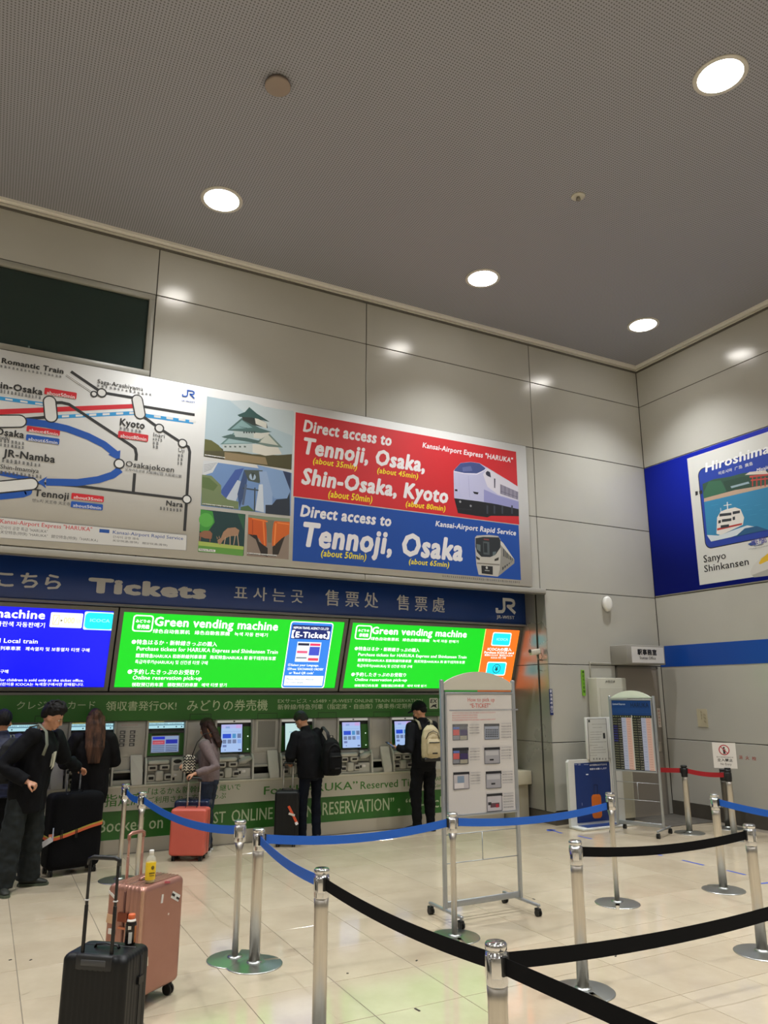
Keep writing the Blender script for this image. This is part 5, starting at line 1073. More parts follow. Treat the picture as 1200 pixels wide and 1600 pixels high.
onface(fgr, -.196, .10, .635, 0, .075, .014, SW, 'sticker', 'x', .55, .006); onface(fgr, -.197, .105, .50, 0, .05, .05, M('#c9a27f', .5), 'sticker', 'x', .1, .006); onface(fgr, -.197, .085, .43, 0, .05, .03, SW, 'sticker', 'x', 0, .006)
onface(fgr, -.02, -.146, .60, 0, .018, .05, SW, 'sticker', 'y', .1, .004); onface(fgr, .11, -.146, .585, 0, .085, .04, M('#dcdcd8', .5), 'sticker', 'y', .5, .004, 'torn black and white sticker'); onface(fgr, .085, -.149, .60, 0, .03, .014, BLACKP, 'sticker', 'y', .5, .003); onface(fgr, .13, -.149, .57, 0, .03, .012, BLACKP, 'sticker', 'y', .5, .003); onface(fgr, .05, -.146, .555-.06, 0, .012, .012, M('#d8c4b8', .5), 'sticker', 'y', .2, .003)
onface(fgr, -.135, -.146, .27, 0, .04, .05, M('#cfc6b0', .5), 'sticker', 'y', -.1, .004); onface(fgr, .02, -.146, .688, 0, .05, .012, M('#b8505a', .5), 'sticker', 'y', .2, .003)
for sx in (-.1985,): onface(fgr, sx*.985, -.1405, .38, 0, .016, .60, M('#c29a84', .25, .7), 'edge_guard', 'y', 0, .014)
CORAL = noisy('coral_shell', '#c75a4c', '#cd6051', 5, (.35, .45))
suitcase('coral red hard suitcase in front of the woman in the knitted top', (-7.665, .165), math.radians(-28), .41, .24, .565, CORAL, ribs=(), R=.03, hs=1, handle=.88, hcol=M('#b8b4ac', .3, .7), hw=.14, gcol=DARK, seam=M('#7a3028', .5))
NAVY = noisy('navy_shell', '#101936', '#152046', 4, (.18, .3), coat=.3)
nv = suitcase('glossy navy suitcase half hidden behind the coral one', (-7.58, .405), math.radians(-28), .42, .22, .625, NAVY, ribs=('x', 'y'), rib=.003, pitch=.05)
onface(nv, .15, -.112, .33, 0, .07, .03, SW, 'sticker', 'y', -.3)
jc = suitcase('upright black suitcase with an orange airline tag, beside the backpack man', (-6.38, .42), math.radians(-24), .30, .25, .66, BLK, pitch=.04, hs=1, handle=.98, hcol=M('#a9a7a2', .3, .7), hw=.12, gcol=DARK)
b = MB(); b.box((.07, -.135, .26), (.10, -.128, .50), M('#d2502c', .5), rot=MX.Rotation(-.5, 3, 'Y')); b.build('luggage_tag', jc, label='orange and white airline tag'); b = MB(); b.box((.03, -.14, .375), (.11, -.133, .40), M('#cfc6c0', .5), rot=MX.Rotation(.3, 3, 'Y')); b.box((.115, -.138, .265), (.15, -.131, .30), M('#e2e2e6', .5), rot=MX.Rotation(-.5, 3, 'Y')); b.build('luggage_tag', jc); onface(jc, -.01, -.126, .11, 0, .035, .02, SW, 'sticker'); onface(jc, .115, -.12, .62, 0, .03, .02, SW, 'sticker')
COV = noisy('black_fabric_cover', '#050508', '#0a0a0d', 30, (.85, .95), .3, spec=.2)
bc = suitcase('very large suitcase in a black fabric cover with an orange luggage strap', (-8.95, .12), math.radians(11), .545, .30, .815, COV, soft=True, R=.055, handle=1.035, hs=1, hw=.14, hcol=M('#77787c', .4, .5))
b = MB()
def wrap(z, hh, m, off, tilt=.055):
    n = 40; sec = rsec(.545, .30, .05); e = off; k = sec[::3]; i = b.mi(m); vs = []
    for x, y, nx, ny, _ in k: vs.append([b.bm.verts.new((x+nx*q_, y+ny*q_, z+zz+x*tilt/.27+.01*math.sin(x*9))) for q_, zz in ((e-.004, -hh/2), (e, -hh/2), (e, hh/2), (e-.004, hh/2))])
    for a_, c_ in zip(vs, vs[1:]+vs[:1]):
        for j in range(4): b.bm.faces.new((a_[j], a_[(j+1) % 4], c_[(j+1) % 4], c_[j])).material_index = i
wrap(.43, .028, M('#d2603a', .6), .011); wrap(.45, .014, M('#a8a03c', .6), .0105); b.build('luggage_strap', bc, label='orange and green striped strap')
b = MB(); 
for x in (-.17, -.155, -.02, -.005): b.box((x, -.168, .37), (x+.006, -.158, .46), BLACKP)
b.build('strap_buckle', bc)
b = MB(); b.box((-.36, -.17, .33), (-.25, -.165, .385), M('#c9c9cc', .4), rot=MX.Rotation(-.5, 3, 'Y')); b.box((-.29, -.165, .39), (-.24, -.16, .43), M('#c8785a', .5)); b.box((-.255, -.168, .36), (-.243, -.162, .49), M('#aeb6cc', .5)); b.build('luggage_tag', bc, label='white paper airline tag')
b = MB(); b.box((-.14, -.10, .806), (-.01, -.02, .812), M('#c4d4e8', .4), rot=MX.Rotation(.2, 3, 'Z')); b.build('paper_label', bc)
onw = lambda t_, p_: MX.LocRotScale(t_.location, t_.rotation_euler, None) @ V(p_)
# bottles
q_ = onp(234, 1378, .706); t = thing('drink_bottle', 'clear bottle of yellow drink standing on the rose gold suitcase', 'bottle', (q_.x, q_.y, .704))
b = MB(); b.lathe([(0, 0), (.027, 0), (.031, .006), (.031, .125), (.026, .145), (.015, .158), (.013, .166), (.0, .166)], M('#eef2ee', .05, alpha=.28), seg=24); b.build('bottle_body', t)
b = MB(); b.lathe([(0, .002), (.0285, .004), (.0285, .118), (.0, .118)], M('#e8c81a', .3), seg=24); b.build('drink', t)
b = MB(); b.lathe([(.0315, .018), (.0318, .02), (.0318, .118), (.0315, .12)], M('#ecc61c', .4), seg=24); b.build('bottle_label', t, label='yellow label')
b = MB(); b.ball((.006, -.031, .09), (.010, .003, .012), M('#6d5a10', .5)); b.box((-.014, -.0335, .055), (.02, -.0322, .062), M('#6d5a10')); b.box((-.012, -.0335, .042), (.018, -.0322, .046), M('#6d5a10')); b.build('label_print', t)
b = MB(); b.lathe([(0, .163), (.0145, .163), (.0145, .187), (.013, .19), (0, .19)], M('#e8e8e4', .4), seg=20); b.build('cap', t)
q_ = onp(203, 1474, .554); t = thing('coffee_bottle', 'dark coffee bottle with an orange cap standing on the black ribbed suitcase', 'bottle', (q_.x, q_.y, .5535))
b = MB(); b.lathe([(0, 0), (.026, 0), (.029, .005), (.029, .095), (.024, .112), (.019, .118), (0, .118)], M('#1c1613', .25), seg=24); b.build('bottle_body', t)
b = MB(); b.lathe([(.0242, .110), (.0245, .111), (.020, .122), (.0195, .121)], M('#d9d4c8', .4), seg=24); b.build('neck_band', t)
b = MB(); b.lathe([(0, .118), (.019, .118), (.019, .142), (.017, .146), (0, .146)], M('#d9683a', .4), seg=20); b.build('cap', t)
b = MB(); b.box((-.016, -.031, .008), (.002, -.0275, .062), M('#c9c9c4', .5)); b.box((.014, -.027, .01), (.024, -.018, .09), M('#b06a3a', .5)); b.box((-.020, -.0285, .075), (-.004, -.022, .092), M('#cfc8b8', .5)); b.build('bottle_label', t)

# ================================================================== PEOPLE
def fuse(b, name, parent, mat, voxel=.012, smooth=3, fold=0, fscale=9, stretch=(1, 1, .45), label=None):
    """merge the overlapping volumes of b into one continuous skin"""
    bmesh.ops.recalc_face_normals(b.bm, faces=b.bm.faces)
    me = bpy.data.meshes.new(name); b.bm.to_mesh(me); b.bm.free(); o = bpy.data.objects.new(name, me); C.objects.link(o)
    m1 = o.modifiers.new('r', 'REMESH'); m1.mode = 'VOXEL'; m1.voxel_size = voxel
    m2 = o.modifiers.new('s', 'SMOOTH'); m2.iterations = smooth; m2.factor = .5
    dg = bpy.context.evaluated_depsgraph_get(); dg.update(); nm = bpy.data.meshes.new_from_object(o.evaluated_get(dg)); o.modifiers.clear(); o.data = nm; nm.name = name
    nm.materials.clear(); nm.materials.append(mat)
    if fold:
        ns = [v.normal.copy() for v in nm.vertices]
        for v, n_ in zip(nm.vertices, ns):
            p_ = V((v.co.x*stretch[0], v.co.y*stretch[1], v.co.z*stretch[2]))*fscale
            v.co += n_*fold*(noise.noise(p_)+.5*noise.noise(p_*2.3+V((5, 1, 2))))
    nm.polygons.foreach_set('use_smooth', [True]*len(nm.polygons)); o.parent = parent
    if label: o['label'] = label
    return o
SKIN = noisy('skin', '#c08a6c', '#c79274', 30, (.45, .55)); HAIRK = noisy('dark_hair', '#080605', '#110d0b', 60, (.55, .7), .4, stretch=(1, 1, .2), spec=.25)
def hand(b, wr, d, n, curl, s, thumb=1):
    d, n = V(d).normalized(), V(n); n = (n-d*n.dot(d)).normalized(); w = d.cross(n)
    b.loft([wr-d*.02*s, wr+d*.02*s, wr+d*.06*s, wr+d*.088*s], [(.026*s, .019*s), (.033*s, .017*s), (.040*s, .015*s), (.037*s, .011*s)], SKIN, 12, side=w)
    for k, L_ in enumerate((.066, .076, .072, .056)):
        p0 = wr+d*.080*s+w*(-.029+.0193*k)*s*1.0; pts = [p0-d*.02*s, p0]; a = 0; q = p0
        for f_ in (.45, .32, .25):
            a += curl; q = q+(d*math.cos(a)+n*math.sin(a))*L_*s*f_; pts.append(q)
        b.loft(pts, [(.0092*s,)*2, (.0092*s,)*2, (.0085*s,)*2, (.0078*s,)*2, (.0062*s,)*2], SKIN, 8, side=w)
    p0 = wr+d*.025*s-w*.026*s*thumb; q1 = p0+(d*.6-w*.7*thumb+n*.35)*.04*s; q2 = q1+(d*.85-w*.2*thumb+n*.5)*.032*s; q3 = q2+(d*.8+n*.6)*.024*s
    b.loft([p0, q1, q2, q3], [(.013*s,)*2, (.0115*s,)*2, (.0095*s,)*2, (.007*s,)*2], SKIN, 8)
def person(label, loc, rz, H, c):
    t = thing('person', label, 'person', (*loc, 0), rz); s = H/1.75; inv = MX.LocRotScale(V((*loc, 0)), t.rotation_euler, None).inverted(); W = lambda p_: inv @ V(p_); WD = lambda d_: inv.to_3x3() @ V(d_)
    lean, sl, tw = c.get('lean', 0), c.get('side', 0), c.get('twist', 0); pz = .95
    U = MX.Translation((0, 0, pz)) @ MX.Rotation(tw, 4, 'Z') @ MX.Rotation(-lean, 4, 'X') @ MX.Rotation(sl, 4, 'Y') @ MX.Translation((0, 0, -pz)); u = lambda x, y, z: (U @ V((x, y, z)))*s
    jr_, bulk = c.get('jr', 1.0), c.get('bulk', .0)
    # legs
    legs = {}
    for k, sg in (('L', -1), ('R', 1)):
        f_ = V(W((*c['feet'][k][:2], 0)))/s if c.get('feet') else V((sg*.11, 0, 0)); f_.z = 0; td = WD((*c['feet'][k][2:], 0)).normalized() if c.get('feet') else V((sg*.15, 1, 0)).normalized()
        hip = V((sg*.09, 0, .92)); an = f_+V((0, 0, .09)); kn = hip.lerp(an, .52)+V((td.x, td.y, 0))*c.get('knee', .03); legs[k] = (hip, kn, an, td)
    hb = U @ V((0, -.005, 1.50)); hy, hp, hr = c.get('head', (0, 0, 0))
    HM = MX.Translation(hb*s) @ U.to_3x3().to_4x4() @ MX.Rotation(hy, 4, 'Z') @ MX.Rotation(hp, 4, 'X') @ MX.Rotation(hr, 4, 'Y') @ MX.Scale(s, 4); hm = lambda x, y, z: HM @ V((x, y, z))
    def hball(b, cc, r, m):
        tb = bmesh.new(); bmesh.ops.create_uvsphere(tb, u_segments=20, v_segments=14, radius=1); tb.transform(HM @ MX.Translation(V(cc)) @ MX.Diagonal((*r, 1))); b.add(tb, m, True)
    b = MB()
    b.loft([u(0, 0, .86), u(0, 0, .95), u(0, 0, 1.10), u(0, 0, 1.28), u(0, 0, 1.40), u(0, -.005, 1.46)], [(.12*s, .09*s), (.14*s, .10*s), (.115*s, .085*s), (.14*s, .10*s), (.13*s, .08*s), (.06*s, .055*s)], SKIN, 16, side=U.to_3x3() @ V((1, 0, 0)))
    b.loft([u(0, -.005, 1.42), hm(0, -.005, .02), hm(0, 0, .08)], [(.056*s,)*2, (.053*s,)*2, (.05*s,)*2], SKIN, 14)
    hball(b, (0, -.004, .128), (.075, .094, .106), SKIN); hball(b, (0, .028, .065), (.057, .064, .072), SKIN); hball(b, (0, .068, .018), (.026, .022, .02), SKIN); hball(b, (0, .074, .125), (.05, .018, .014), SKIN)
    b.loft([hm(0, .088, .118), hm(0, .103, .088), hm(0, .108, .074), hm(0, .09, .066)], [(.008*s,)*2, (.011*s,)*2, (.014*s,)*2, (.01*s,)*2], SKIN, 10)
    hball(b, (0, .09, .04), (.022, .010, .009), SKIN)
    for sg in (-1, 1): hball(b, (sg*.074, -.004, .092), (.012, .020, .031), SKIN); hball(b, (sg*.045, .062, .075), (.022, .022, .02), SKIN)
    arms = {}
    for k, sg in (('L', -1), ('R', 1)):
        sh = u(sg*.175, 0, 1.405); el, wr, hd, pn_, cu = c['arm'+k]; el, wr = W(el), W(wr); arms[k] = (sh, el, wr)
        b.loft([sh, el, wr], [(.045*s,)*2, (.036*s,)*2, (.026*s,)*2], SKIN, 12); hand(b, wr, WD(hd), WD(pn_), cu, s, 1 if k == 'R' else -1)
    for k in 'LR':
        hip, kn, an, td = legs[k]; b.loft([hip*s, kn*s, an*s], [(.075*s,)*2, (.05*s,)*2, (.038*s,)*2], SKIN, 12); b.loft([(an-td*.05-V((0, 0, .05)))*s, (an+td*.12-V((0, 0, .06)))*s], [(.03*s,)*2, (.028*s,)*2], SKIN, 10)
    fuse(b, 'body', t, SKIN, .0075, 2)
    # trousers
    tr = c.get('tr', (.088, .07, .062)); b = MB()
    b.loft([u(0, 0, 1.02), u(0, 0, .96), V((0, -.01, .86))*s, V((0, -.005, .80))*s], [(.145*s, .115*s), (.16*s, .125*s), (.165*s, .125*s), (.10*s, .09*s)], DARK, 18, side=(1, 0, 0))
    for k in 'LR':
        hip, kn, an, td = legs[k]; e = an+V((0, 0, c.get('cuff', -.03))); b.loft([hip*s+V((0, 0, -.02)), hip.lerp(kn, .5)*s, kn*s, kn.lerp(e, .5)*s, e*s], [(tr[0]*s,)*2, ((tr[0]+tr[1])/2*s,)*2, (tr[1]*s,)*2, ((tr[1]+tr[2])/2*s,)*2, (tr[2]*s,)*2], DARK, 16)
    fuse(b, 'trousers', t, c['trmat'], .011, 3, c.get('trfold', .010), 10, (1, 1, 1.2))
    # shoes
    for k in 'LR':
        hip, kn, an, td = legs[k]; f_ = an-V((0, 0, .09)); P_ = lambda a, z: (f_+td*a)*s+V((0, 0, z)); sdv = V((0, 0, 1)).cross(td)
        b = MB(); b.loft([P_(-.075, .05), P_(-.05, .05), P_(.0, .055), P_(.07, .045), P_(.14, .034), P_(.185, .028)], [(.022, .03), (.036, .042), (.038, .05), (.043, .038), (.044, .027), (.024, .016)], DARK, 14, side=sdv); b.loft([P_(-.02, .05), P_(-.015, .10)], [(.04, .04), (.042, .042)], DARK, 14)
        so = fuse(b, 'shoe', t, c.get('shmat', BLACKP), .009, 2)
        b = MB(); pts = []
        for a, w_ in ((-.085, .018), (-.06, .036), (.0, .040), (.08, .047), (.15, .045), (.19, .026), (.2, .0), (.19, -.026), (.15, -.045), (.08, -.047), (.0, -.040), (-.06, -.036), (-.085, -.018)): pts.append(P_(a, .001)+sdv*w_)
        b.prism(pts, (0, 0, .022), c.get('somat', M('#d8d8d4', .5))); b.build('sole', so)
    # top
    hem = c.get('hem', .82); jm = c['topmat']; b = MB(); X_ = U.to_3x3() @ V((1, 0, 0)); r_ = jr_
    zs = [(hem, .165+bulk*.7, .125+bulk), ((hem+1.0)/2, .170+bulk, .130+bulk), (1.08, .165+bulk, .125+bulk), (1.25, .180+bulk*.8, .128+bulk*.8), (1.36, .175+bulk*.5, .115+bulk*.5), (1.43, .125, .085), (1.475, .078, .07)]
    bl = c.get('hang', 0); pts = []
    for z, a, d_ in zs:
        q = u(0, -.005, z) if z > .95 else (U @ V((0, 0, .95)))*s+(V((0, 0, z-.95))*s if not c.get('rigid') else V((0, 0, z-.95))*s)
        pts.append((q, (a*s*r_, d_*s*r_)))
    b.loft([q for q, _ in pts], [r for _, r in pts], DARK, 20, side=X_)
    al, am, ae = c.get('sl', (.068, .055, .046)); se = c.get('sleeve', 1.0)
    for k in 'LR':
        sh, el, wr = arms[k]; e = el.lerp(wr, se); b.ball(sh-V((0, 0, .01)), al*1.05*s, DARK, 14); b.loft([sh.lerp(u(0, 0, 1.36), .25), sh, sh.lerp(el, .5), el, el.lerp(e, .5), e], [(al*1.05*s,)*2, (al*1.05*s,)*2, ((al+am)/2*s*1.05,)*2, (am*s*1.05,)*2, ((am+ae)/2*s,)*2, (ae*s,)*2], DARK, 16)
    if c.get('collar'): b.loft([u(0, -.012, 1.45), hm(0, -.01, .0+c['collar'])], [(.075*s, .075*s), (.066*s, .07*s)], DARK, 18)
    fuse(b, c.get('topname', 'jacket'), t, jm, .011, 3, c.get('fold', .012), c.get('fscale', 9), c.get('fstretch', (1, 1, .6)))
    # hair
    hc = c.get('hairmat', HAIRK); b = MB(); tb = bmesh.new(); bmesh.ops.create_uvsphere(tb, u_segments=28, v_segments=20, radius=1)
    for v in tb.verts:
        d_ = v.co.normalized(); k_ = 1.0; front = max(0, min(1, (d_.y-.15)/.35)); low = max(0, min(1, (.50-d_.z)/.25)); k_ -= .22*front*low
        side = max(0, min(1, (-.05-d_.z)/.25)); k_ -= .25*side*max(0, min(1, (d_.y+.55)/.3)); k_ -= .3*max(0, min(1, (-.62-d_.z)/.2))
        k_ += .035*noise.noise(d_*4+V((c.get('seed', 1), 0, 0)))+(.03*noise.noise(d_*9) if c.get('messy') else 0); v.co = V((d_.x*.091*k_*c.get('hv', 1), d_.y*.112*k_*c.get('hv', 1)-.008, d_.z*.120*k_*c.get('hv', 1)+.140+(.012*front if c.get('messy') else 0)))
    tb.transform(HM); b.add(tb, DARK, True)
    if c.get('messy'):
        rh = random.Random(4)
        for _ in range(70):
            a_, z_ = rh.uniform(0, 2*PI), rh.uniform(.25, .98); r0 = math.sqrt(1-z_*z_); d_ = V((r0*math.cos(a_), r0*math.sin(a_), z_))
            if d_.y > .8: continue
            p0 = V((d_.x*.088, d_.y*.106-.008, d_.z*.118+.142)); td_ = (V((rh.uniform(-1, 1), rh.uniform(-.4, 1), rh.uniform(-.5, .3)))+d_*.5).normalized(); p1 = p0+td_*.03
            b.loft([hm(*p0), hm(*((p0+p1)/2+d_*.008)), hm(*p1)], [(.012*s,)*2, (.010*s,)*2, (.004*s,)*2], DARK, 6)
    if c.get('long'):
        Lh = c['long']; wd_ = c.get('lw', .085)
        b.loft([hm(0, -.05, .15), hm(0, -.085, .04), hm(0, -.10, -.06), hm(0, -.115, -.06-Lh*.5), hm(0, -.10, -.06-Lh)], [(wd_*s, .05*s), (wd_*1.05*s, .045*s), (wd_*1.1*s, .035*s), (wd_*1.02*s, .03*s), (wd_*.6*s, .012*s)], DARK, 18, side=HM.to_3x3() @ V((1, 0, 0)))
        for sg in (-1, 1): b.loft([hm(sg*.065, .02, .16), hm(sg*.08, .015, .05), hm(sg*.085, -.01, -.05), hm(sg*.09, -.03, -.05-Lh*.5)], [(.02*s, .04*s), (.022*s, .042*s), (.02*s, .035*s), (.012*s, .02*s)], DARK, 12, side=HM.to_3x3() @ V((1, 0, 0)))
    ho = fuse(b, 'hair', t, hc, .007, 2, .004, 60, (1, 1, .12))
    # face details
    b = MB()
    for sg in (-1, 1): hball(b, (sg*.031, .078, .103), (.014, .008, .007), M('#e8e4de', .3))
    b.build('eye_white', t)
    b = MB()
    for sg in (-1, 1): hball(b, (sg*.031, .084, .103), (.006, .004, .006), M('#1c120e', .2)); hball(b, (sg*.031, .088, .124), (.018, .006, .0035), HAIRK)
    b.build('iris_and_brow', t)
    b = MB(); hball(b, (0, .0965, .043), (.021, .006, .0035), M('#8e4a42', .5)); hball(b, (0, .0965, .037), (.017, .006, .004), M('#a05a50', .5)); b.build('lips', t)
    if c.get('glasses'):
        b = MB(); gm_ = M('#a48a60', .3, .7)
        for sg in (-1, 1): b.tube([hm(sg*.034+.026*math.cos(a), .098, .100+.022*math.sin(a)) for a in [2*PI*k/14 for k in range(15)]], .0018*s, gm_, 6); b.tube([hm(sg*.06, .098, .103), hm(sg*.076, .04, .105), hm(sg*.078, -.01, .10)], .0016*s, gm_, 6)
        b.tube([hm(-.008, .100, .104), hm(.008, .100, .104)], .0016*s, gm_, 6); b.build('glasses', t)
    t['_u'] = 1; del t['_u']
    return t, u, hm, HM, arms
def backpack(label, loc, rz, w, h, d, mat, trim, tilt=0, pocket=True, name='backpack', drop=None):
    t = thing(name, label, 'backpack', loc, rz); b = MB(); R_ = MX.Rotation(tilt, 3, 'X')
    b.loft([R_ @ V((0, 0, -h/2)), R_ @ V((0, .0, -h/2+.03)), R_ @ V((0, 0, -h*.2)), R_ @ V((0, 0, h*.15)), R_ @ V((0, .01, h*.36)), R_ @ V((0, .02, h/2))], [(w*.40, d*.35), (w*.49, d*.48), (w*.5, d*.52), (w*.48, d*.5), (w*.40, d*.40), (w*.15, d*.12)], mat, 24, side=(1, 0, 0))
    fuse(b, 'shell', t, mat, .010, 3, .006, 12, (1, 1, 1))
    if pocket:
        b = MB(); b.loft([R_ @ V((0, -d*.42, -h*.40)), R_ @ V((0, -d*.48, -h*.32)), R_ @ V((0, -d*.50, -h*.02)), R_ @ V((0, -d*.44, h*.10))], [(w*.28, d*.12), (w*.36, d*.22), (w*.36, d*.22), (w*.27, d*.10)], mat, 20, side=(1, 0, 0)); fuse(b, 'front_pocket', t, mat, .009, 2, .003, 14, (1, 1, 1))
        b = MB(); b.tube([R_ @ V((-w*.27, -d*.66, -h*.0)), R_ @ V((0, -d*.735, h*.0)), R_ @ V((w*.27, -d*.66, -h*.0))], .008, trim, 6); b.tube([R_ @ V((-w*.36, -d*.36, h*.10)), R_ @ V((-w*.25, -d*.44, h*.27)), R_ @ V((0, -d*.46, h*.34)), R_ @ V((w*.25, -d*.44, h*.27)), R_ @ V((w*.36, -d*.36, h*.10))], .006, trim, 6)
        b.box(R_ @ V((-w*.12, -d*.74, -h*.33)), R_ @ V((w*.14, -d*.66, -h*.29)), trim); b.build('zip', t)
    b = MB(); b.tube([R_ @ V((-.03, .01, h*.46)), R_ @ V((-.02, .0, h*.56)), R_ @ V((.02, .0, h*.56)), R_ @ V((.03, .01, h*.46))], .007, trim, 8); b.build('carry_loop', t)
    return t
def straps(t, pts_list, mat, w=.045, th=.010, name='shoulder_strap'):
    inv = MX.LocRotScale(t.location, t.rotation_euler, None).inverted()
    for pts in pts_list:
        b = MB(); P_ = [inv @ V(q) for q in pts]; b.loft(P_, [(w/2, th)]*len(P_), mat, 10, side=(1, 0, 0)); b.build(name, t)
BLJ = noisy('black_jacket_cloth', '#06070b', '#0b0c11', 14, (.75, .9), .2, spec=.2); NVJ = noisy('navy_puffer_cloth', '#141a34', '#1a2242', 14, (.5, .7), .2)
BRJ = noisy('black_brown_coat', '#070609', '#0d0b0d', 10, (.7, .9), .2, spec=.2); KNT = noisy('grey_rose_knit', '#6c5f60', '#7a6a6a', 40, (.8, .9), .3); DGT = noisy('dark_grey_trousers', '#1c2122', '#24292a', 12, (.75, .9), .2, spec=.25)
JEAN = noisy('dark_blue_jeans', '#141e30', '#1b273c', 30, (.75, .9), .2); GJEAN = noisy('washed_grey_jeans', '#5c646e', '#68707a', 30, (.75, .9), .2); BLT = noisy('black_trousers', '#06070a', '#0a0b0f', 12, (.75, .9), .2, spec=.2); NVT = noisy('navy_trousers', '#090e1a', '#0d1320', 12, (.75, .9), .2, spec=.2)
# man with glasses
mf = V((.72, -.69, 0)).normalized()
man, u, hm, HM, arms = person('man in glasses and loose black cardigan reaching for a suitcase handle', (-9.47, -.44), facerot(mf.x, mf.y), 1.80, dict(
    lean=.20, side=-.10, head=(.45, -.22, 0), feet={'R': (-9.62, -.55, .25, -.95), 'L': (-9.38, -.30, .95, -.25)}, trmat=DGT, tr=(.105, .105, .105), trfold=.014, shmat=M('#23261f', .6), somat=M('#4a5444', .6), knee=.01,
    topmat=BLJ, topname='cardigan', hem=.70, bulk=.035, sl=(.085, .078, .062), fold=.02, fscale=7, messy=True, hv=1.07, glasses=True, seed=3,
    armL=((-9.14, -.20, 1.20), (-8.97, -.0, 1.075), (.75, .55, -.25), (0, 0, -1), .75), armR=((-9.74, -.66, 1.17), (-9.50, -.74, 1.03), (.75, -.2, -.3), (0, .3, -1), 1.0)))
b = MB()
ss = HM.to_scale().x
b.prism([u(-.055, .150, 1.30), u(-.075, .158, 1.16), u(-.050, .158, 1.13), u(-.035, .156, 1.22), u(-.020, .150, 1.29)], u(0, .006, 1.3)-u(0, 0, 1.3), M('#c9c9b8', .6)); b.prism([u(-.015, .152, 1.28), u(-.035, .158, 1.17), u(-.022, .158, 1.15), u(-.002, .152, 1.27)], u(0, .006, 1.3)-u(0, 0, 1.3), M('#a9a99a', .6)); b.build('shirt_print', man)
bpk = backpack('dark backpack with a grey-green strap on the back of the man in glasses', tuple(V((-9.47, -.44, 1.20))-mf*.235+V((-.02, .0, 0))), facerot(mf.x, mf.y), .30, .44, .16, M('#15171a', .8), M('#6d7264', .7))
w_ = MX.LocRotScale(man.location, man.rotation_euler, None)
for sg in (1,): straps(bpk, [[w_ @ u(sg*.10, -.155, 1.36), w_ @ u(sg*.11, -.10, 1.475), w_ @ u(sg*.115, .0, 1.515), w_ @ u(sg*.12, .10, 1.47), w_ @ u(sg*.13, .165, 1.36), w_ @ u(sg*.15, .175, 1.26)]], M('#6d7264', .7), .04, .008)
# long-haired woman
LHAIR = noisy('brown_streaked_hair', '#1c120e', '#5a3d2c', 26, (.6, .75), .5, stretch=(1, 1, .08), spec=.2)
person('woman with very long brown hair in a black coat, seen from behind', (-8.77, .50), 0, 1.69, dict(head=(0, -.25, 0), trmat=GJEAN, tr=(.09, .075, .07), topmat=BRJ, topname='coat', hem=.66, bulk=.045, sl=(.09, .08, .06), fold=.014, hairmat=LHAIR, long=.35, lw=.108, seed=5,
    feet={'L': (-8.90, .46, -.1, 1), 'R': (-8.68, .46, .1, 1)}, armL=((-9.06, .52, 1.08), (-8.95, .76, 1.12), (.3, .9, 0), (0, 0, -1), .4), armR=((-8.52, .52, 1.08), (-8.66, .76, 1.12), (-.3, .9, 0), (0, 0, -1), .4)))
# navy puffer man
person('short-haired man in a navy puffer jacket, seen from behind at the left edge', (-9.74, .42), 0, 1.69, dict(head=(0, -.1, 0), trmat=BLT, topmat=NVJ, topname='puffer_jacket', hem=.80, bulk=.03, sl=(.085, .07, .055), fold=.012, fstretch=(.4, .4, 2.5), collar=.02, seed=2,
    feet={'L': (-9.85, .40, -.1, 1), 'R': (-9.63, .40, .1, 1)}, armL=((-10.03, .40, 1.1), (-9.93, .68, 1.05), (.2, .9, 0), (0, 0, -1), .4), armR=((-9.45, .40, 1.1), (-9.58, .68, 1.05), (-.2, .9, 0), (0, 0, -1), .4)))
# woman in knit
wf = V((-.80, .60, 0)); WH_ = noisy('dark_red_brown_hair', '#2a1a18', '#3c2622', 50, (.55, .7), .5, stretch=(1, 1, .1), spec=.25)
wk, u, hm, HM, arms = person('woman in a grey-rose knitted top and jeans holding the suitcase handle', (-7.37, .55), facerot(wf.x, wf.y), 1.57, dict(lean=.06, head=(.0, -.28, 0), trmat=JEAN, tr=(.095, .075, .07), topmat=KNT, topname='knitted_top', hem=.90, bulk=.01, sl=(.072, .062, .045), sleeve=.92, fold=.006, hairmat=WH_, long=.14, lw=.085, seed=7, shmat=M('#1c1a1e', .6),
    feet={'L': (-7.40, .46, -.8, .5), 'R': (-7.33, .62, -.7, .7)}, armL=((-7.36, .30, .99), (-7.62, .29, .925), (-.9, .1, -.25), (0, .1, -1), .8), armR=((-7.50, .72, 1.05), (-7.66, .50, 1.02), (-.8, -.5, 0), (0, 0, -1), .6)))
# her striped bag
q_ = ony_ = None
t = thing('striped_bag', 'small bag with black and cream zigzag stripes hanging in front of the woman', 'bag', (-7.66, .42, .93))
b = MB(); b.loft([(0, 0, 0), (0, 0, .03), (.0, 0, .12), (.02, 0, .20)], [(.06, .03), (.085, .045), (.08, .045), (.05, .02)], M('#cfc8b4', .8), 20, side=(1, 0, 0)); fuse(b, 'pouch', t, M('#cfc8b4', .8), .008, 2)
b = MB()
for k in range(6):
    z = .02+k*.033; n = 9; b.ribbon([(-.078+.156*j/(n-1)*(1 if k < 5 else .8), -.047+.02*abs(j-(n-1)/2)/((n-1)/2), z+(.010 if j % 2 else -.010)) for j in range(n)], .018, .004, M('#17171a', .8))
b.build('stripe', t)
b = MB(); b.tube([(.03, .0, .19), (.08, -.02, .35), (.16, -.04, .45), (.26, .0, .46)], .006, M('#17171a', .7), 6); b.build('bag_strap', t)
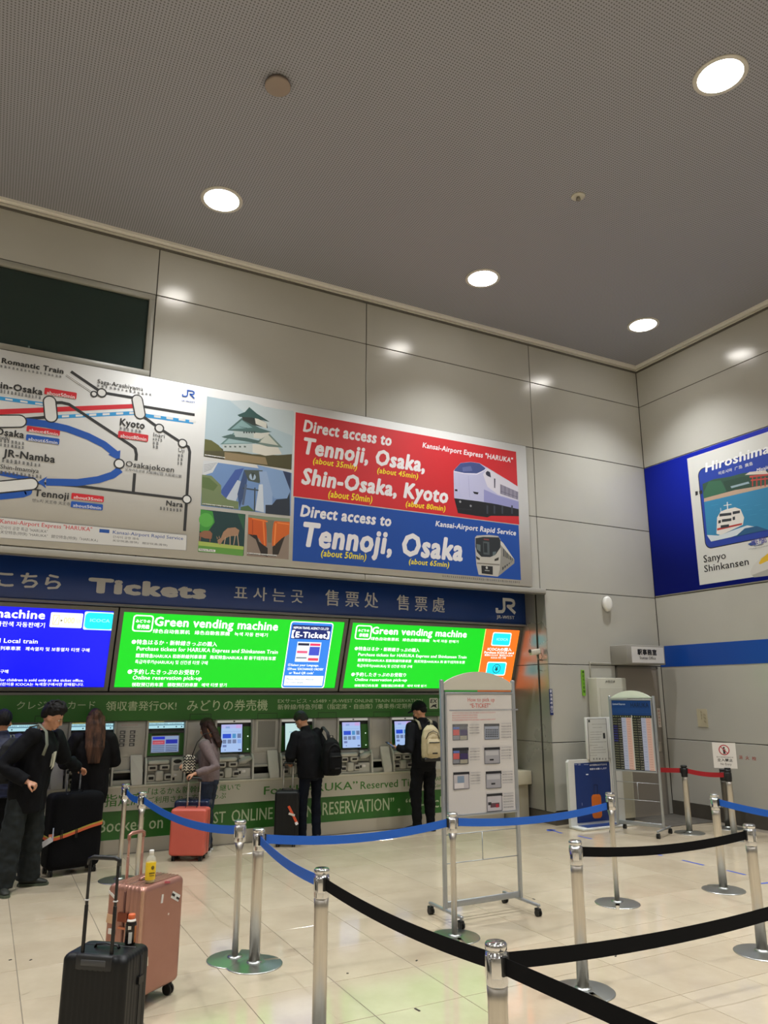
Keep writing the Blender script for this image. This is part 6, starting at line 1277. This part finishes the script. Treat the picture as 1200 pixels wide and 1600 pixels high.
# backpack man
person('man in a black bomber jacket bending to a machine, black backpack behind him', (-6.03, .50), facerot(-.22, .97), 1.67, dict(lean=.16, side=-.10, head=(.25, -.50, 0), trmat=NVT, tr=(.085, .068, .062), topmat=BLJ, topname='bomber_jacket', hem=.82, bulk=.03, sl=(.08, .072, .055), fold=.012, seed=9, collar=.015, shmat=M('#17181c', .5), cuff=-.02,
    hairmat=noisy('greying_hair', '#171311', '#2a2421', 60, (.4, .55), .4), feet={'L': (-6.13, .52, -.3, .95), 'R': (-5.93, .50, .1, 1)}, armL=((-6.33, .50, 1.08), (-6.22, .76, .98), (.3, .9, -.3), (0, 0, -1), .6), armR=((-5.80, .55, 1.08), (-5.93, .78, 1.02), (-.4, .9, 0), (0, 0, -1), .5)))
bk = backpack('bulky black backpack hanging off the right shoulder of the bomber jacket man', (-5.83, .285, 1.06), facerot(-.1, 1), .27, .47, .20, M('#060608', .8, spec=.2), M('#141416', .6), tilt=-.06)
straps(bk, [[(-5.83, .37, 1.24), (-5.845, .40, 1.36), (-5.87, .50, 1.425), (-5.86, .61, 1.34)]], M('#101012', .7), .05, .008)
# man with the cap
cf = V((.08, .99, 0)).normalized()
cm, u, hm, HM, arms = person('man in black with a black cap looking down at his phone', (-4.30, .51), facerot(cf.x, cf.y), 1.76, dict(lean=.03, side=-.03, head=(.80, -.30, 0), trmat=BLT, tr=(.095, .085, .06), trfold=.014, topmat=BLJ, hem=.84, bulk=.015, sl=(.075, .065, .05), fold=.01, collar=.01, seed=4, somat=M('#17171a', .6),
    feet={'L': (-4.41, .52, -.75, .5), 'R': (-4.20, .50, -.1, 1)}, armL=((-4.60, .40, 1.08), (-4.70, .56, 1.12), (-.35, .5, .15), (.3, .2, 1), .5), armR=((-4.06, .60, 1.10), (-4.32, .74, 1.10), (-.9, .3, 0), (0, 0, -1), .6)))
b = MB(); tb = bmesh.new(); bmesh.ops.create_uvsphere(tb, u_segments=24, v_segments=16, radius=1); bmesh.ops.bisect_plane(tb, geom=tb.verts[:]+tb.edges[:]+tb.faces[:], plane_co=(0, 0, -.05), plane_no=(0, 0, -1), clear_outer=True)
tb.transform(HM @ MX.Translation((0, -.008, .148)) @ MX.Diagonal((.096, .116, .118, 1))); b.add(tb, BLJ, True)
b.prism([hm(x, y, z) for x, y, z in ((-.07, .075, .148), (-.075, .13, .142), (-.04, .165, .138), (0, .172, .138), (.04, .165, .138), (.075, .13, .142), (.07, .075, .148))], (hm(0, 0, .008)-hm(0, 0, 0)), BLJ); cap = b.build('cap', cm, label='black baseball cap')
b = MB(); b.box(hm(-.03, -.122, .118), hm(.03, -.119, .128), M('#77777a', .5)) if False else b.tube([hm(-.03, -.122, .118), hm(0, -.126, .118), hm(.03, -.122, .118)], .003, M('#8a8a8c', .5), 6); b.build('cap_strap', cap)
b = MB(); tb = bmesh.new(); bmesh.ops.create_uvsphere(tb, u_segments=14, v_segments=10, radius=1); tb.transform(HM @ MX.Translation((0, .072, .045)) @ MX.Diagonal((.056, .048, .05, 1))); b.add(tb, M('#1a1a1c', .8), True); b.build('face_mask', cm, label='dark face mask')
CRB = noisy('cream_canvas', '#b9aa88', '#c6b896', 20, (.7, .85), .2)
cb = backpack('cream backpack with black zips worn by the man with the cap', tuple(V((-4.30, .51, 1.20))-cf*.235), facerot(cf.x, cf.y), .29, .46, .17, CRB, BLACKP)
w_ = MX.LocRotScale(cm.location, cm.rotation_euler, None)
straps(cb, [[w_ @ u(sg*.09, -.14, 1.36), w_ @ u(sg*.10, -.09, 1.465), w_ @ u(sg*.105, .0, 1.495), w_ @ u(sg*.11, .10, 1.44), w_ @ u(sg*.12, .15, 1.30)] for sg in (-1, 1)], M('#8a8068', .7), .04, .008)
b = MB(); b.box((-.135, -.075, -.255), (.135, .07, -.20), BLACKP, bev=.025, seg=3); b.build('base_panel', cb, label='black base')
ph = V((-4.79, .60, 1.16)); t = thing('phone', 'thin dark phone held out by the man with the cap', 'phone', tuple(ph), facerot(-.5, .6))
b = MB(); b.box((-.036, -.075, -.004), (.036, .075, .004), BLACKP, bev=.003, rot=MX.Rotation(.5, 3, 'X')); b.build('case', t); b = MB(); b.box((-.033, -.071, .0042), (.033, .071, .0052), M('#3a4658', .15), rot=MX.Rotation(.5, 3, 'X')); b.build('screen', t)
